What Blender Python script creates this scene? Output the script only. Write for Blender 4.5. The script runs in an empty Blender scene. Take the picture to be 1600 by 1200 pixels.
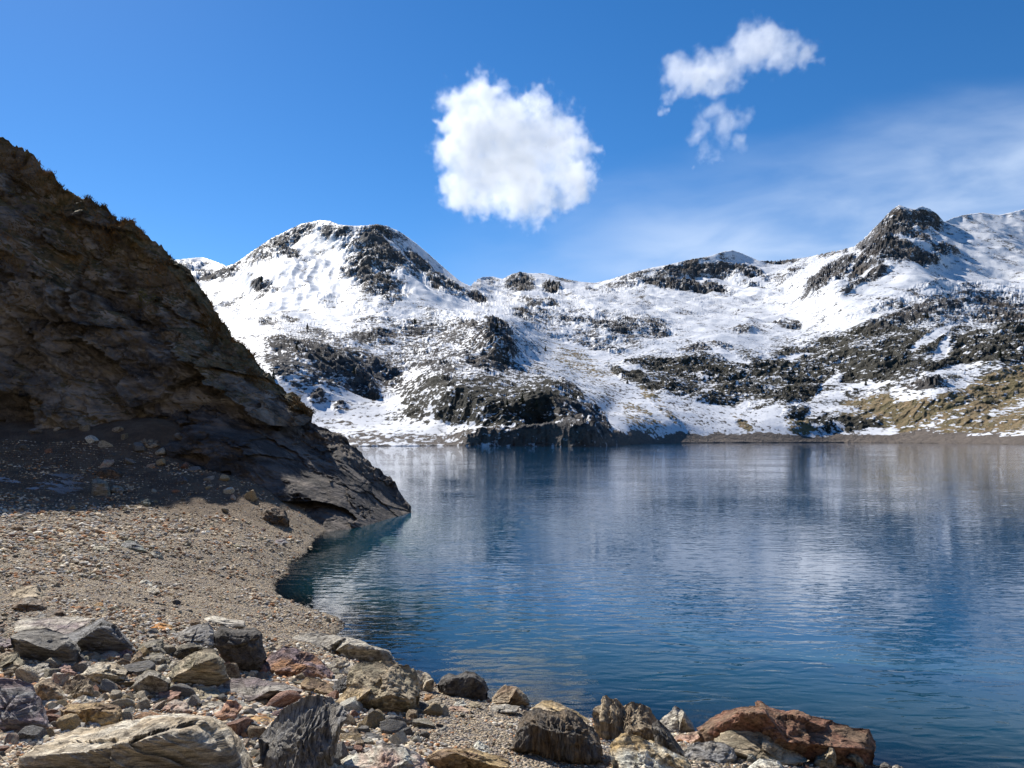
import bpy, math, random
import numpy as np

# ------------------------------------------------------------------ camera, sky, sun, exposure
scene = bpy.context.scene
H = 3.0                 # eye above the water
FPX = 1164.0            # focal length in pixels of the 1600 px wide photograph
HOR = 684.0             # row of the horizon
CAMP = np.array([0.0, 0.0, H])
cam_d = bpy.data.cameras.new("camera")
cam = bpy.data.objects.new("camera", cam_d)
scene.collection.objects.link(cam)
cam.location = (0, 0, H)
cam.rotation_euler = (math.radians(90), 0, 0)
cam_d.sensor_width = 36.0
cam_d.lens = 36.0 * FPX / 1600.0
cam_d.shift_y = (HOR - 600.0) / 1600.0
cam_d.clip_start = 0.1
cam_d.clip_end = 20000
scene.camera = cam

SUN_EL, SUN_AZ = 42.0, -38.0      # degrees; azimuth from +Y, negative = to the left
sun_dir = np.array([math.sin(math.radians(SUN_AZ)) * math.cos(math.radians(SUN_EL)),
                    math.cos(math.radians(SUN_AZ)) * math.cos(math.radians(SUN_EL)),
                    math.sin(math.radians(SUN_EL))])
world = bpy.data.worlds.new("World")
scene.world = world
world.use_nodes = True
sun_l = bpy.data.lights.new("sun", 'SUN')
sun_l.energy = 4.4
sun_l.angle = math.radians(0.53)
sun_l.color = (1.0, 0.95, 0.87)
sun_o = bpy.data.objects.new("sun", sun_l)
scene.collection.objects.link(sun_o)
from mathutils import Vector
sun_o.rotation_euler = Vector(tuple(sun_dir)).to_track_quat('Z', 'Y').to_euler()
scene.view_settings.view_transform = 'Standard'
scene.view_settings.look = 'None'
scene.view_settings.exposure = 0.62
scene.view_settings.gamma = 1.0
cy = scene.cycles
cy.max_bounces = 24
cy.diffuse_bounces = 2
cy.glossy_bounces = 3
cy.transparent_max_bounces = 12
cy.volume_bounces = 24
cy.volume_step_rate = 1.0
cy.volume_max_steps = 256
cy.caustics_reflective = False
cy.caustics_refractive = False


class NT:
    """small helper to write node trees"""
    def __init__(self, tree):
        self.t = tree
        self.t.nodes.clear()

    def n(self, typ, ins=None, **props):
        nd = self.t.nodes.new(typ)
        for k, v in props.items():
            setattr(nd, k, v)
        if ins:
            for k, v in ins.items():
                s = nd.inputs[k]
                if isinstance(v, bpy.types.NodeSocket):
                    self.t.links.new(v, s)
                else:
                    s.default_value = v
        return nd

    def m(self, op, a, b=0.5, c=0.5, clamp=False):
        nd = self.n('ShaderNodeMath', operation=op, use_clamp=clamp)
        for i, v in enumerate((a, b, c)):
            if isinstance(v, bpy.types.NodeSocket):
                self.t.links.new(v, nd.inputs[i])
            else:
                nd.inputs[i].default_value = v
        return nd.outputs[0]

    def vm(self, op, a, b=(0, 0, 0)):
        nd = self.n('ShaderNodeVectorMath', operation=op)
        for i, v in enumerate((a, b)):
            if isinstance(v, bpy.types.NodeSocket):
                self.t.links.new(v, nd.inputs[i])
            else:
                nd.inputs[i].default_value = v
        return nd.outputs['Vector']

    def noise(self, vec, scale, detail=4, rough=0.55, dist=0.0):
        nd = self.n('ShaderNodeTexNoise', {'Vector': vec, 'Scale': scale, 'Detail': detail, 'Roughness': rough, 'Distortion': dist})
        return nd.outputs['Fac']

    def ss(self, v, lo, hi, a=0.0, b=1.0):
        nd = self.n('ShaderNodeMapRange', {'Value': v, 'From Min': lo, 'From Max': hi, 'To Min': a, 'To Max': b}, interpolation_type='SMOOTHSTEP')
        return nd.outputs[0]

    def mix(self, f, a, b):
        nd = self.n('ShaderNodeMix', data_type='RGBA')
        for i, v in ((0, f), (6, a), (7, b)):
            if isinstance(v, bpy.types.NodeSocket):
                self.t.links.new(v, nd.inputs[i])
            else:
                if i != 0 and len(v) == 3:
                    v = (*v, 1)
                nd.inputs[i].default_value = v
        return nd.outputs[2]

    def link(self, a, b):
        self.t.links.new(a, b)


# world: Nishita sky with a veil of high cirrus
w = NT(world.node_tree)
SKY_STRENGTH = 0.090
sky = w.n('ShaderNodeTexSky', sky_type='NISHITA', sun_disc=False)
sky.sun_elevation = math.radians(SUN_EL)
sky.sun_rotation = math.radians(SUN_AZ)
sky.altitude = 2200
sky.air_density = 1.0
sky.dust_density = 0.3
sky.ozone_density = 3.0
tc = w.n('ShaderNodeTexCoord').outputs['Generated']
sp = w.n('ShaderNodeSeparateXYZ', {0: tc})
ysafe = w.m('MAXIMUM', sp.outputs[1], 0.02)
uu = w.m('DIVIDE', sp.outputs[0], ysafe)
vv = w.m('DIVIDE', sp.outputs[2], ysafe)
# upper edge of the veil rises to the right
edge = w.m('MULTIPLY_ADD', uu, 0.225, 0.305)
edge = w.m('ADD', edge, w.m('MULTIPLY', w.m('MULTIPLY', uu, uu), 0.03))
uv = w.n('ShaderNodeCombineXYZ', {0: w.m('MULTIPLY_ADD', vv, 1.6, uu), 1: w.m('MULTIPLY', w.m('MULTIPLY_ADD', uu, -0.26, vv), 3.2), 2: 0.3}).outputs[0]
n1 = w.noise(uv, 1.7, 5, 0.45, 0.3)
n2 = w.noise(uv, 5.0, 5, 0.5, 0.3)
dist = w.m('SUBTRACT', edge, vv)
dist = w.m('ADD', dist, w.m('MULTIPLY', w.m('SUBTRACT', n1, 0.5), 0.22))
veil = w.ss(dist, -0.05, 0.14)
veil = w.m('MULTIPLY', veil, w.ss(uu, -0.2, 0.35, 0.0, 1.0))
veil = w.m('MULTIPLY', veil, w.ss(w.m('ADD', w.m('MULTIPLY', n2, 0.45), w.m('MULTIPLY', n1, 0.55)), 0.34, 0.66, 0.22, 1.0))
veil = w.m('MULTIPLY', veil, w.ss(sp.outputs[1], 0.05, 0.3))
veil = w.m('MULTIPLY', veil, 0.68)
skyc = w.n('ShaderNodeHueSaturation', {'Color': sky.outputs[0], 'Saturation': 1.3, 'Value': 1.0, 'Hue': 0.502}).outputs[0]
skymix = w.mix(veil, skyc, (5.9, 6.9, 8.4))
bg = w.n('ShaderNodeBackground', {'Color': skymix, 'Strength': SKY_STRENGTH})
wo = w.n('ShaderNodeOutputWorld', {'Surface': bg.outputs[0]})

# ------------------------------------------------------------------ numeric helpers
def _hash(ix, iy, iz, seed):
    h = (ix.astype(np.int64) * 374761393 + iy.astype(np.int64) * 668265263 + iz.astype(np.int64) * 2147483647 + seed * 1274126177) & 0xFFFFFFFF
    h = ((h ^ (h >> 13)) * 1274126177) & 0xFFFFFFFF
    return (h ^ (h >> 16)) & 0xFFFFFFFF


_G = np.random.RandomState(7).normal(size=(256, 3))
_G /= np.linalg.norm(_G, axis=1)[:, None]
_G = _G.astype(np.float32)


def perlin(p, seed=0):
    p = np.asarray(p, dtype=np.float64)
    i = np.floor(p)
    f = (p - i).astype(np.float32)
    i = i.astype(np.int64)
    u = f * f * f * (f * (f * 6 - 15) + 10)
    out = np.zeros(len(p), dtype=np.float32)
    for dx in (0, 1):
        wx = u[:, 0] if dx else 1 - u[:, 0]
        for dy in (0, 1):
            wy = u[:, 1] if dy else 1 - u[:, 1]
            for dz in (0, 1):
                wz = u[:, 2] if dz else 1 - u[:, 2]
                g = _G[_hash(i[:, 0] + dx, i[:, 1] + dy, i[:, 2] + dz, seed) & 255]
                d = g[:, 0] * (f[:, 0] - dx) + g[:, 1] * (f[:, 1] - dy) + g[:, 2] * (f[:, 2] - dz)
                out += wx * wy * wz * d
    return out * 1.5


def fbm(p, octaves=5, gain=0.5, lac=2.03, seed=0, ridged=False):
    p = np.array(p, dtype=np.float64)
    out = np.zeros(len(p), dtype=np.float32)
    a = 1.0
    for o in range(octaves):
        v = perlin(p, seed + o)
        if ridged:
            v = 0.5 - np.abs(v) * 1.4
        out += a * v
        a *= gain
        p = p * lac + 11.3
    return out


def facets(p, seed=0, jit=0.9):
    """piecewise planar relief: every random cell is one tilted broken face"""
    p = np.asarray(p, float)
    i0 = np.floor(p).astype(np.int64)
    best = np.full(len(p), 1e9)
    val = np.zeros(len(p))
    for dx in (-1, 0, 1):
        for dy in (-1, 0, 1):
            for dz in (-1, 0, 1):
                cx, cy_, cz = i0[:, 0] + dx, i0[:, 1] + dy, i0[:, 2] + dz
                h = _hash(cx, cy_, cz, seed)
                off = np.c_[(h & 255), (h >> 8) & 255, (h >> 16) & 255] / 255.0 * jit
                d = p - np.c_[cx, cy_, cz] - off
                r = (d * d).sum(1)
                g = _G[(h >> 3) & 255]
                v = (d * g).sum(1) + (((h >> 5) & 63) / 63.0 - 0.5) * 0.35
                m = r < best
                best = np.where(m, r, best)
                val = np.where(m, v, val)
    return val


class TPS:
    def __init__(self, pts, vals, reg=1e-6):
        self.p = np.asarray(pts, float)
        self.c = self.p.mean(0)
        self.s = np.abs(self.p - self.c).max()
        q = (self.p - self.c) / self.s
        n = len(q)
        K = self.k(((q[:, None] - q[None]) ** 2).sum(-1)) + reg * np.eye(n)
        P = np.c_[np.ones(n), q]
        A = np.zeros((n + 3, n + 3))
        A[:n, :n] = K
        A[:n, n:] = P
        A[n:, :n] = P.T
        self.w = np.linalg.solve(A, np.r_[np.asarray(vals, float), 0, 0, 0])
        self.q = q

    @staticmethod
    def k(r2):
        return 0.5 * r2 * np.log(np.maximum(r2, 1e-20))

    def __call__(self, x, y):
        x, y = np.broadcast_arrays(np.asarray(x, float), np.asarray(y, float))
        sh = x.shape
        q = (np.c_[x.ravel(), y.ravel()] - self.c) / self.s
        out = self.w[-3] + q @ self.w[-2:]
        for j in range(len(self.q)):
            r2 = (q[:, 0] - self.q[j, 0]) ** 2 + (q[:, 1] - self.q[j, 1]) ** 2
            out += self.w[j] * self.k(r2)
        return out.reshape(sh)


def unproj(px, py, d):
    """pixel of the photograph and distance along Y -> world"""
    px = np.asarray(px, float)
    py = np.asarray(py, float)
    d = np.asarray(d, float)
    return np.stack([(px - 800.0) / FPX * d, d + 0 * px, H + (HOR - py) / FPX * d], -1)


def grid_faces(nr, nc, flip=False, base=0, wrap=False):
    r = np.arange(nr - 1)[:, None]
    c = np.arange(nc if wrap else nc - 1)[None]
    c1 = (c + 1) % nc
    a = r * nc + c
    b = r * nc + c1
    d = (r + 1) * nc + c1
    e = (r + 1) * nc + c
    f = np.stack([a, b, d, e], -1).reshape(-1, 4) + base
    return f[:, ::-1] if flip else f


def make_mesh(name, v, quads, tris=None, smooth=True):
    me = bpy.data.meshes.new(name)
    v = np.ascontiguousarray(v, dtype=np.float32)
    nq = 0 if quads is None else len(quads)
    nt = 0 if tris is None else len(tris)
    me.vertices.add(len(v))
    me.vertices.foreach_set('co', v.ravel())
    loops = []
    if nq:
        loops.append(np.asarray(quads).ravel())
    if nt:
        loops.append(np.asarray(tris).ravel())
    loops = np.concatenate(loops).astype(np.int32)
    me.loops.add(len(loops))
    me.loops.foreach_set('vertex_index', loops)
    me.polygons.add(nq + nt)
    starts = np.r_[np.arange(nq) * 4, nq * 4 + np.arange(nt) * 3].astype(np.int32)
    me.polygons.foreach_set('loop_start', starts)
    me.polygons.foreach_set('use_smooth', np.full(nq + nt, smooth))
    me.update(calc_edges=True)
    me.validate()
    return me


def attr(me, name, vals):
    vals = np.asarray(vals, dtype=np.float32)
    if vals.ndim == 1:
        a = me.attributes.new(name, 'FLOAT', 'POINT')
        a.data.foreach_set('value', vals)
    else:
        a = me.attributes.new(name, 'FLOAT_COLOR', 'POINT')
        if vals.shape[1] == 3:
            vals = np.c_[vals, np.ones(len(vals), dtype=np.float32)]
        a.data.foreach_set('color', np.ascontiguousarray(vals, dtype=np.float32).ravel())


def link(name, me, mat, label=None, cat=None, group=None, kind=None, parent=None, loc=None):
    o = bpy.data.objects.new(name, me)
    scene.collection.objects.link(o)
    if mat is not None:
        me.materials.append(mat)
    if label:
        o['label'] = label
    if cat:
        o['category'] = cat
    if group:
        o['group'] = group
    if kind:
        o['kind'] = kind
    if parent is not None:
        o.parent = parent
    if loc is not None:
        o.location = loc
    return o


def smoothstep(a, b, x):
    t = np.clip((x - a) / (b - a), 0, 1)
    return t * t * (3 - 2 * t)


def material(name):
    m = bpy.data.materials.new(name)
    m.use_nodes = True
    return m, NT(m.node_tree)


def finish(t, color, rough=0.9, bump=None, bump_dist=1.0, bump_str=1.0, spec=0.3, normal=None):
    p = t.n('ShaderNodeBsdfPrincipled', {'Base Color': color, 'Roughness': rough, 'Specular IOR Level': spec})
    if bump is not None:
        b = t.n('ShaderNodeBump', {'Height': bump, 'Distance': bump_dist, 'Strength': bump_str})
        t.link(b.outputs[0], p.inputs['Normal'])
    t.n('ShaderNodeOutputMaterial', {'Surface': p.outputs[0]})
    return p
# ------------------------------------------------------------------ mountains round the lake
SKY = [(-500, 420), (-100, 430), (200, 428), (275, 406), (300, 403), (318, 402), (335, 408), (355, 416), (370, 410), (395, 392), (425, 372), (445, 362),
       (470, 350), (500, 344), (515, 345), (530, 351), (555, 353), (575, 352), (590, 350), (605, 353), (625, 362), (650, 380), (670, 397), (690, 415),
       (705, 428), (720, 440), (735, 447), (742, 440), (752, 433), (770, 432), (785, 436), (800, 428), (812, 425), (830, 427), (850, 427), (880, 435),
       (905, 440), (930, 442), (955, 436), (980, 428), (1010, 420), (1050, 412), (1080, 405), (1110, 400), (1130, 393), (1145, 391), (1160, 396),
       (1185, 407), (1210, 408), (1235, 405), (1260, 402), (1290, 395), (1310, 391), (1335, 385), (1350, 372), (1365, 357), (1380, 340), (1392, 328),
       (1405, 320), (1418, 325), (1430, 327), (1440, 322), (1452, 326), (1465, 335), (1475, 347), (1490, 340), (1510, 335), (1535, 332), (1560, 336),
       (1575, 333), (1600, 327), (1700, 310), (1900, 330), (2100, 360)]
SHORE = [(-500, 704), (300, 700), (560, 697), (640, 697), (760, 697), (900, 698), (950, 697), (990, 694), (1040, 692.5), (1300, 691.5), (1500, 693), (1600, 694.5), (2000, 700), (2100, 700)]
DEP = [  # px, py, metres away
    (-500, 704, 190), (0, 702, 215), (300, 700, 230), (560, 697, 262), (640, 697, 266), (760, 697, 266), (860, 698, 254), (940, 698, 256), (990, 694, 340), (1040, 692.5, 400),
    (1300, 691.5, 450), (1500, 693, 380), (1600, 694.5, 330), (2000, 700, 220), (2100, 700, 215),
    (-500, 560, 500), (-500, 420, 900), (0, 560, 520), (0, 430, 1000), (250, 560, 520), (250, 430, 1300),
    (300, 404, 1650), (330, 410, 1650), (345, 450, 1250), (330, 520, 640), (360, 416, 1450),
    (600, 668, 320), (520, 660, 330), (450, 640, 330), (700, 670, 310), (600, 645, 365), (570, 632, 380), (540, 600, 392), (500, 570, 405), (460, 545, 430), (520, 545, 480), (620, 600, 440), (625, 560, 520),
    (500, 520, 640), (600, 515, 640), (450, 500, 740), (600, 490, 740), (700, 510, 700), (660, 540, 580),
    (500, 344, 1280), (590, 350, 1220), (530, 400, 1130), (450, 400, 1200), (400, 430, 1080), (440, 460, 900), (520, 450, 960), (585, 400, 1050), (590, 440, 930), (610, 465, 850),
    (640, 400, 1180), (650, 440, 1020), (690, 430, 1260), (700, 460, 1040), (735, 455, 1270), (740, 480, 1050),
    (760, 440, 1850), (770, 470, 1350), (800, 428, 1900), (815, 445, 1720), (830, 470, 1300), (880, 437, 1900), (930, 444, 1850), (880, 470, 1350), (930, 480, 1150), (860, 500, 980),
    (700, 600, 345), (760, 600, 345), (860, 612, 325), (900, 640, 300), (940, 670, 280), (860, 660, 285), (780, 650, 290), (700, 640, 310), (820, 595, 400), (790, 590, 400),
    (760, 510, 560), (790, 545, 480), (740, 560, 460), (800, 580, 440), (830, 520, 780), (850, 560, 640), (900, 600, 500), (950, 650, 400),
    (920, 505, 950), (1000, 512, 900), (1000, 490, 1100), (1000, 540, 780), (960, 600, 560), (1000, 650, 430), (1050, 670, 430), (1100, 600, 600), (1100, 550, 730), (1150, 520, 880),
    (1070, 480, 1260), (1120, 475, 1330), (1000, 455, 1500), (1050, 440, 1620), (1120, 440, 1620), (1140, 393, 1720), (1060, 410, 1720), (980, 430, 1750),
    (1180, 450, 1450), (1210, 408, 1800), (1260, 402, 1750), (1230, 460, 1250), (1230, 520, 900), (1250, 580, 640), (1200, 640, 500), (1300, 650, 480), (1300, 620, 540),
    (1300, 395, 1500), (1340, 385, 1280), (1270, 455, 1000), (1300, 440, 960), (1350, 400, 1060), (1405, 320, 1230), (1380, 380, 1060), (1400, 425, 900), (1350, 450, 880), (1450, 415, 930), (1440, 323, 1240),
    (1440, 370, 1120), (1490, 410, 1030), (1480, 350, 1260), (1530, 333, 1330), (1600, 328, 1380), (1540, 400, 1080), (1600, 400, 1120), (1560, 450, 900), (1450, 460, 800), (1350, 490, 780),
    (1400, 540, 620), (1500, 520, 640), (1580, 520, 600), (1500, 580, 500), (1600, 590, 450), (1400, 600, 500), (1500, 640, 420), (1600, 660, 370), (1400, 660, 450), (1540, 560, 500), (1470, 600, 455),
    (1700, 310, 1600), (2100, 360, 1300), (1700, 600, 400), (2100, 600, 330), (1900, 450, 700)]
R_, G_, S_ = 0.0, 1.0, 0.5    # bare rock, brown grass, dark scrub
PAINT = [(1400, 562, 230, 62, -6, .5, S_), (1150, 592, 170, 42, 6, .5, S_), (770, 625, 140, 52, 0, .5, S_), (520, 572, 110, 48, 15, .5, R_), (690, 545, 150, 55, 5, .42, R_), (1480, 488, 150, 30, -6, .5, R_), (930, 510, 130, 26, 5, .36, R_), (560, 688, 150, 9, 0, .62, R_),
    # px, py, rx, ry, angle (clockwise), density, kind
    (430, 385, 55, 14, -25, .62, R_), (470, 362, 40, 12, -15, .5, R_), (345, 430, 45, 10, -15, .62, R_), (400, 412, 40, 9, -10, .55, R_), (410, 447, 20, 8, 0, .55, R_),
    (455, 405, 30, 9, 15, .6, R_), (520, 362, 42, 14, 10, .5, R_), (590, 365, 35, 18, 0, .72, R_), (600, 400, 42, 30, 30, .64, R_), (570, 410, 32, 22, 0, .62, R_), (585, 440, 48, 18, 10, .66, R_),
    (600, 456, 42, 10, 0, .58, R_), (640, 415, 32, 22, 38, .58, R_), (670, 430, 58, 15, 42, .62, R_), (710, 452, 38, 10, 38, .66, R_), (745, 470, 26, 8, 35, .72, R_), (560, 380, 40, 15, -20, .42, R_),
    (612, 468, 22, 7, 0, .5, R_), (300, 415, 30, 9, 0, .45, R_), (325, 427, 34, 6, 0, .5, R_), (515, 478, 26, 12, 0, .27, R_), (555, 483, 22, 8, 0, .27, R_), (600, 483, 30, 8, 0, .27, R_),
    (380, 480, 40, 14, 0, .22, R_), (420, 508, 22, 7, 0, .66, R_), (450, 503, 20, 6, 5, .5, R_), (490, 525, 34, 8, 5, .5, R_),
    (455, 548, 45, 16, 12, .72, R_), (520, 570, 52, 26, 20, .9, R_), (566, 606, 30, 27, 15, 1.1, R_), (600, 590, 38, 20, 20, .74, R_), (480, 590, 50, 10, 30, .55, R_), (440, 570, 30, 20, 40, .6, R_),
    (585, 530, 58, 12, -4, .78, R_), (640, 520, 26, 10, 0, .6, R_), (650, 505, 26, 7, 0, .5, S_), (560, 556, 34, 5, 0, .5, R_), (680, 577, 46, 9, 6, .56, R_), (720, 562, 34, 8, 0, .45, R_),
    (640, 560, 60, 8, 0, .45, R_), (600, 505, 60, 8, 0, .35, R_),
    (775, 528, 30, 24, 40, .85, R_), (787, 558, 20, 28, 20, .85, R_), (760, 577, 42, 10, 15, .72, R_), (735, 513, 28, 8, 20, .62, R_), (700, 600, 52, 10, 0, .62, S_), (740, 622, 62, 20, 0, .8, S_),
    (720, 650, 44, 18, 0, .76, S_), (652, 640, 20, 20, 40, .7, S_), (497, 625, 16, 13, 45, .62, R_), (532, 642, 13, 8, 0, .66, R_), (700, 540, 60, 8, 0, .35, R_),
    (860, 640, 60, 32, 20, .9, S_), (900, 660, 56, 26, 35, .95, R_), (820, 625, 36, 16, 0, .82, S_), (880, 615, 40, 12, 20, .78, S_), (935, 662, 36, 12, 50, .85, R_), (830, 667, 44, 16, 0, .84, S_),
    (775, 652, 52, 24, 0, .8, S_), (828, 684, 132, 10, 0, 1.05, R_), (965, 683, 50, 8, 10, .75, R_),
    (830, 495, 32, 10, 0, .56, R_), (812, 443, 25, 17, 0, .85, R_), (863, 453, 17, 9, 0, .85, R_), (770, 441, 13, 8, 0, .45, R_), (890, 437, 20, 5, 0, .62, R_), (845, 478, 34, 4, 5, .5, R_),
    (920, 506, 62, 10, 5, .5, R_), (1000, 512, 52, 11, 8, .52, R_), (960, 517, 42, 8, 0, .55, R_), (1032, 522, 16, 7, 0, .62, R_), (960, 500, 60, 8, 0, .35, R_), (900, 530, 60, 10, 10, .3, R_),
    (1010, 437, 70, 7, -10, .56, R_), (1070, 424, 52, 13, -5, .8, R_), (1050, 446, 50, 10, 8, .85, R_), (1105, 453, 45, 8, 12, .8, R_), (1130, 425, 46, 14, 5, .68, R_), (1165, 430, 34, 9, 10, .72, R_),
    (1080, 409, 26, 5, -10, .6, R_), (985, 431, 36, 5, -10, .56, R_), (1180, 450, 40, 5, 10, .4, R_), (940, 455, 30, 4, 10, .4, R_),
    (930, 542, 32, 5, 15, .5, R_), (958, 546, 22, 5, 0, .56, R_), (970, 590, 32, 7, 35, .65, S_), (1000, 602, 26, 9, 30, .66, S_), (1010, 570, 42, 11, 0, .7, S_), (1060, 576, 60, 13, 5, .8, S_),
    (1130, 590, 50, 16, 10, .84, S_), (1100, 546, 44, 7, 0, .6, R_), (1160, 612, 50, 16, 0, .86, S_), (1050, 616, 52, 10, 8, .8, S_), (1120, 628, 46, 9, 0, .78, S_), (1030, 640, 44, 7, 45, .5, G_),
    (890, 610, 20, 8, 30, .66, R_), (1000, 655, 34, 16, 20, .4, G_), (900, 570, 60, 20, 20, .32, G_), (1165, 521, 26, 6, 0, .62, R_), (1230, 512, 26, 6, 0, .56, R_), (1160, 665, 20, 8, 40, .7, G_),
    (1220, 407, 32, 5, -3, .82, R_), (1300, 396, 26, 5, -8, .6, R_), (1210, 440, 24, 4, 0, .4, R_), (1240, 430, 20, 8, -30, .45, R_),
    (1286, 438, 42, 11, -42, .9, R_), (1330, 420, 42, 20, -22, .86, R_), (1370, 388, 42, 28, -38, .78, R_), (1396, 358, 36, 30, -40, .84, R_), (1446, 347, 26, 19, 25, .95, R_), (1430, 402, 58, 11, -4, .86, R_),
    (1350, 442, 48, 7, -27, .8, R_), (1410, 385, 50, 20, 0, .7, R_), (1480, 395, 20, 8, 20, .6, R_),
    (1440, 455, 26, 4, -10, .5, R_), (1505, 447, 40, 5, 0, .45, R_), (1530, 475, 62, 9, -4, .72, R_), (1450, 490, 72, 12, -8, .74, R_), (1390, 512, 72, 13, -8, .78, S_), (1330, 532, 62, 12, -8, .74, S_),
    (1260, 556, 62, 12, -5, .78, S_), (1200, 582, 52, 14, 0, .82, S_), (1565, 500, 52, 14, 0, .9, R_), (1582, 542, 44, 32, 0, 1.1, S_), (1522, 552, 44, 30, -20, 1.1, S_), (1430, 540, 72, 18, -5, .84, S_),
    (1360, 567, 82, 17, 0, .84, S_), (1280, 592, 82, 17, 0, .88, S_), (1385, 590, 60, 12, -8, .9, S_), (1230, 622, 52, 16, 0, .9, S_), (1200, 642, 30, 9, 0, .7, S_), (1455, 572, 52, 16, -8, .86, S_), (1600, 480, 40, 10, 0, .6, R_),
    (1560, 612, 95, 28, -25, 1.0, G_), (1470, 642, 84, 20, -15, .92, G_), (1380, 637, 62, 18, 0, .72, G_), (1560, 663, 90, 16, -4, .88, G_), (1335, 666, 56, 12, 0, .86, S_), (1455, 676, 66, 8, 0, .9, G_),
    (1250, 672, 22, 12, 0, .74, G_), (1440, 607, 36, 8, -8, 1.15, R_), (1555, 628, 16, 5, 0, 1.0, S_), (1700, 600, 120, 60, -10, .9, G_), (1400, 655, 90, 16, 0, .7, G_), (1260, 655, 40, 14, 0, .6, S_)]
CARVE = [(1452, 535, 36, 6, -28, 1.2), (1470, 551, 20, 8, -58, 1.2), (1338, 607, 50, 5, -8, 1.2), (1292, 616, 34, 10, -48, 1.2), (1500, 580, 38, 7, -14, 1.3), (1140, 562, 40, 5, 28, 1.0), (1288, 640, 30, 9, -35, 1.2),
         (1196, 655, 26, 13, -20, 1.2), (1375, 676, 32, 4, 0, 1.3), (1310, 672, 12, 10, 30, 1.0), (1410, 627, 20, 6, 0, .8), (1240, 560, 40, 4, -12, .8), (905, 655, 26, 2.5, 50, .9), (800, 655, 26, 2.5, 25, .9), (1345, 505, 60, 4, -15, .7),
         (1500, 607, 12, 5, 0, .8), (1430, 385, 36, 5, 25, .6), (1330, 420, 4, 26, 30, .4), (620, 390, 40, 3, 45, .5), (560, 625, 60, 7, 18, 1.2), (1060, 640, 40, 8, 10, .9), (1120, 650, 60, 10, 3, .9)]


def blob(px, py, e):
    a = math.radians(e[4])
    dx, dy = px - e[0], py - e[1]
    u = (dx * math.cos(a) + dy * math.sin(a)) / e[2]
    v = (-dx * math.sin(a) + dy * math.cos(a)) / e[3]
    r = np.sqrt(u * u + v * v)
    return 1 - smoothstep(0.55, 1.35, r)


def mid_w(P):
    return fbm(P / 120.0, 2, seed=47)


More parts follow.
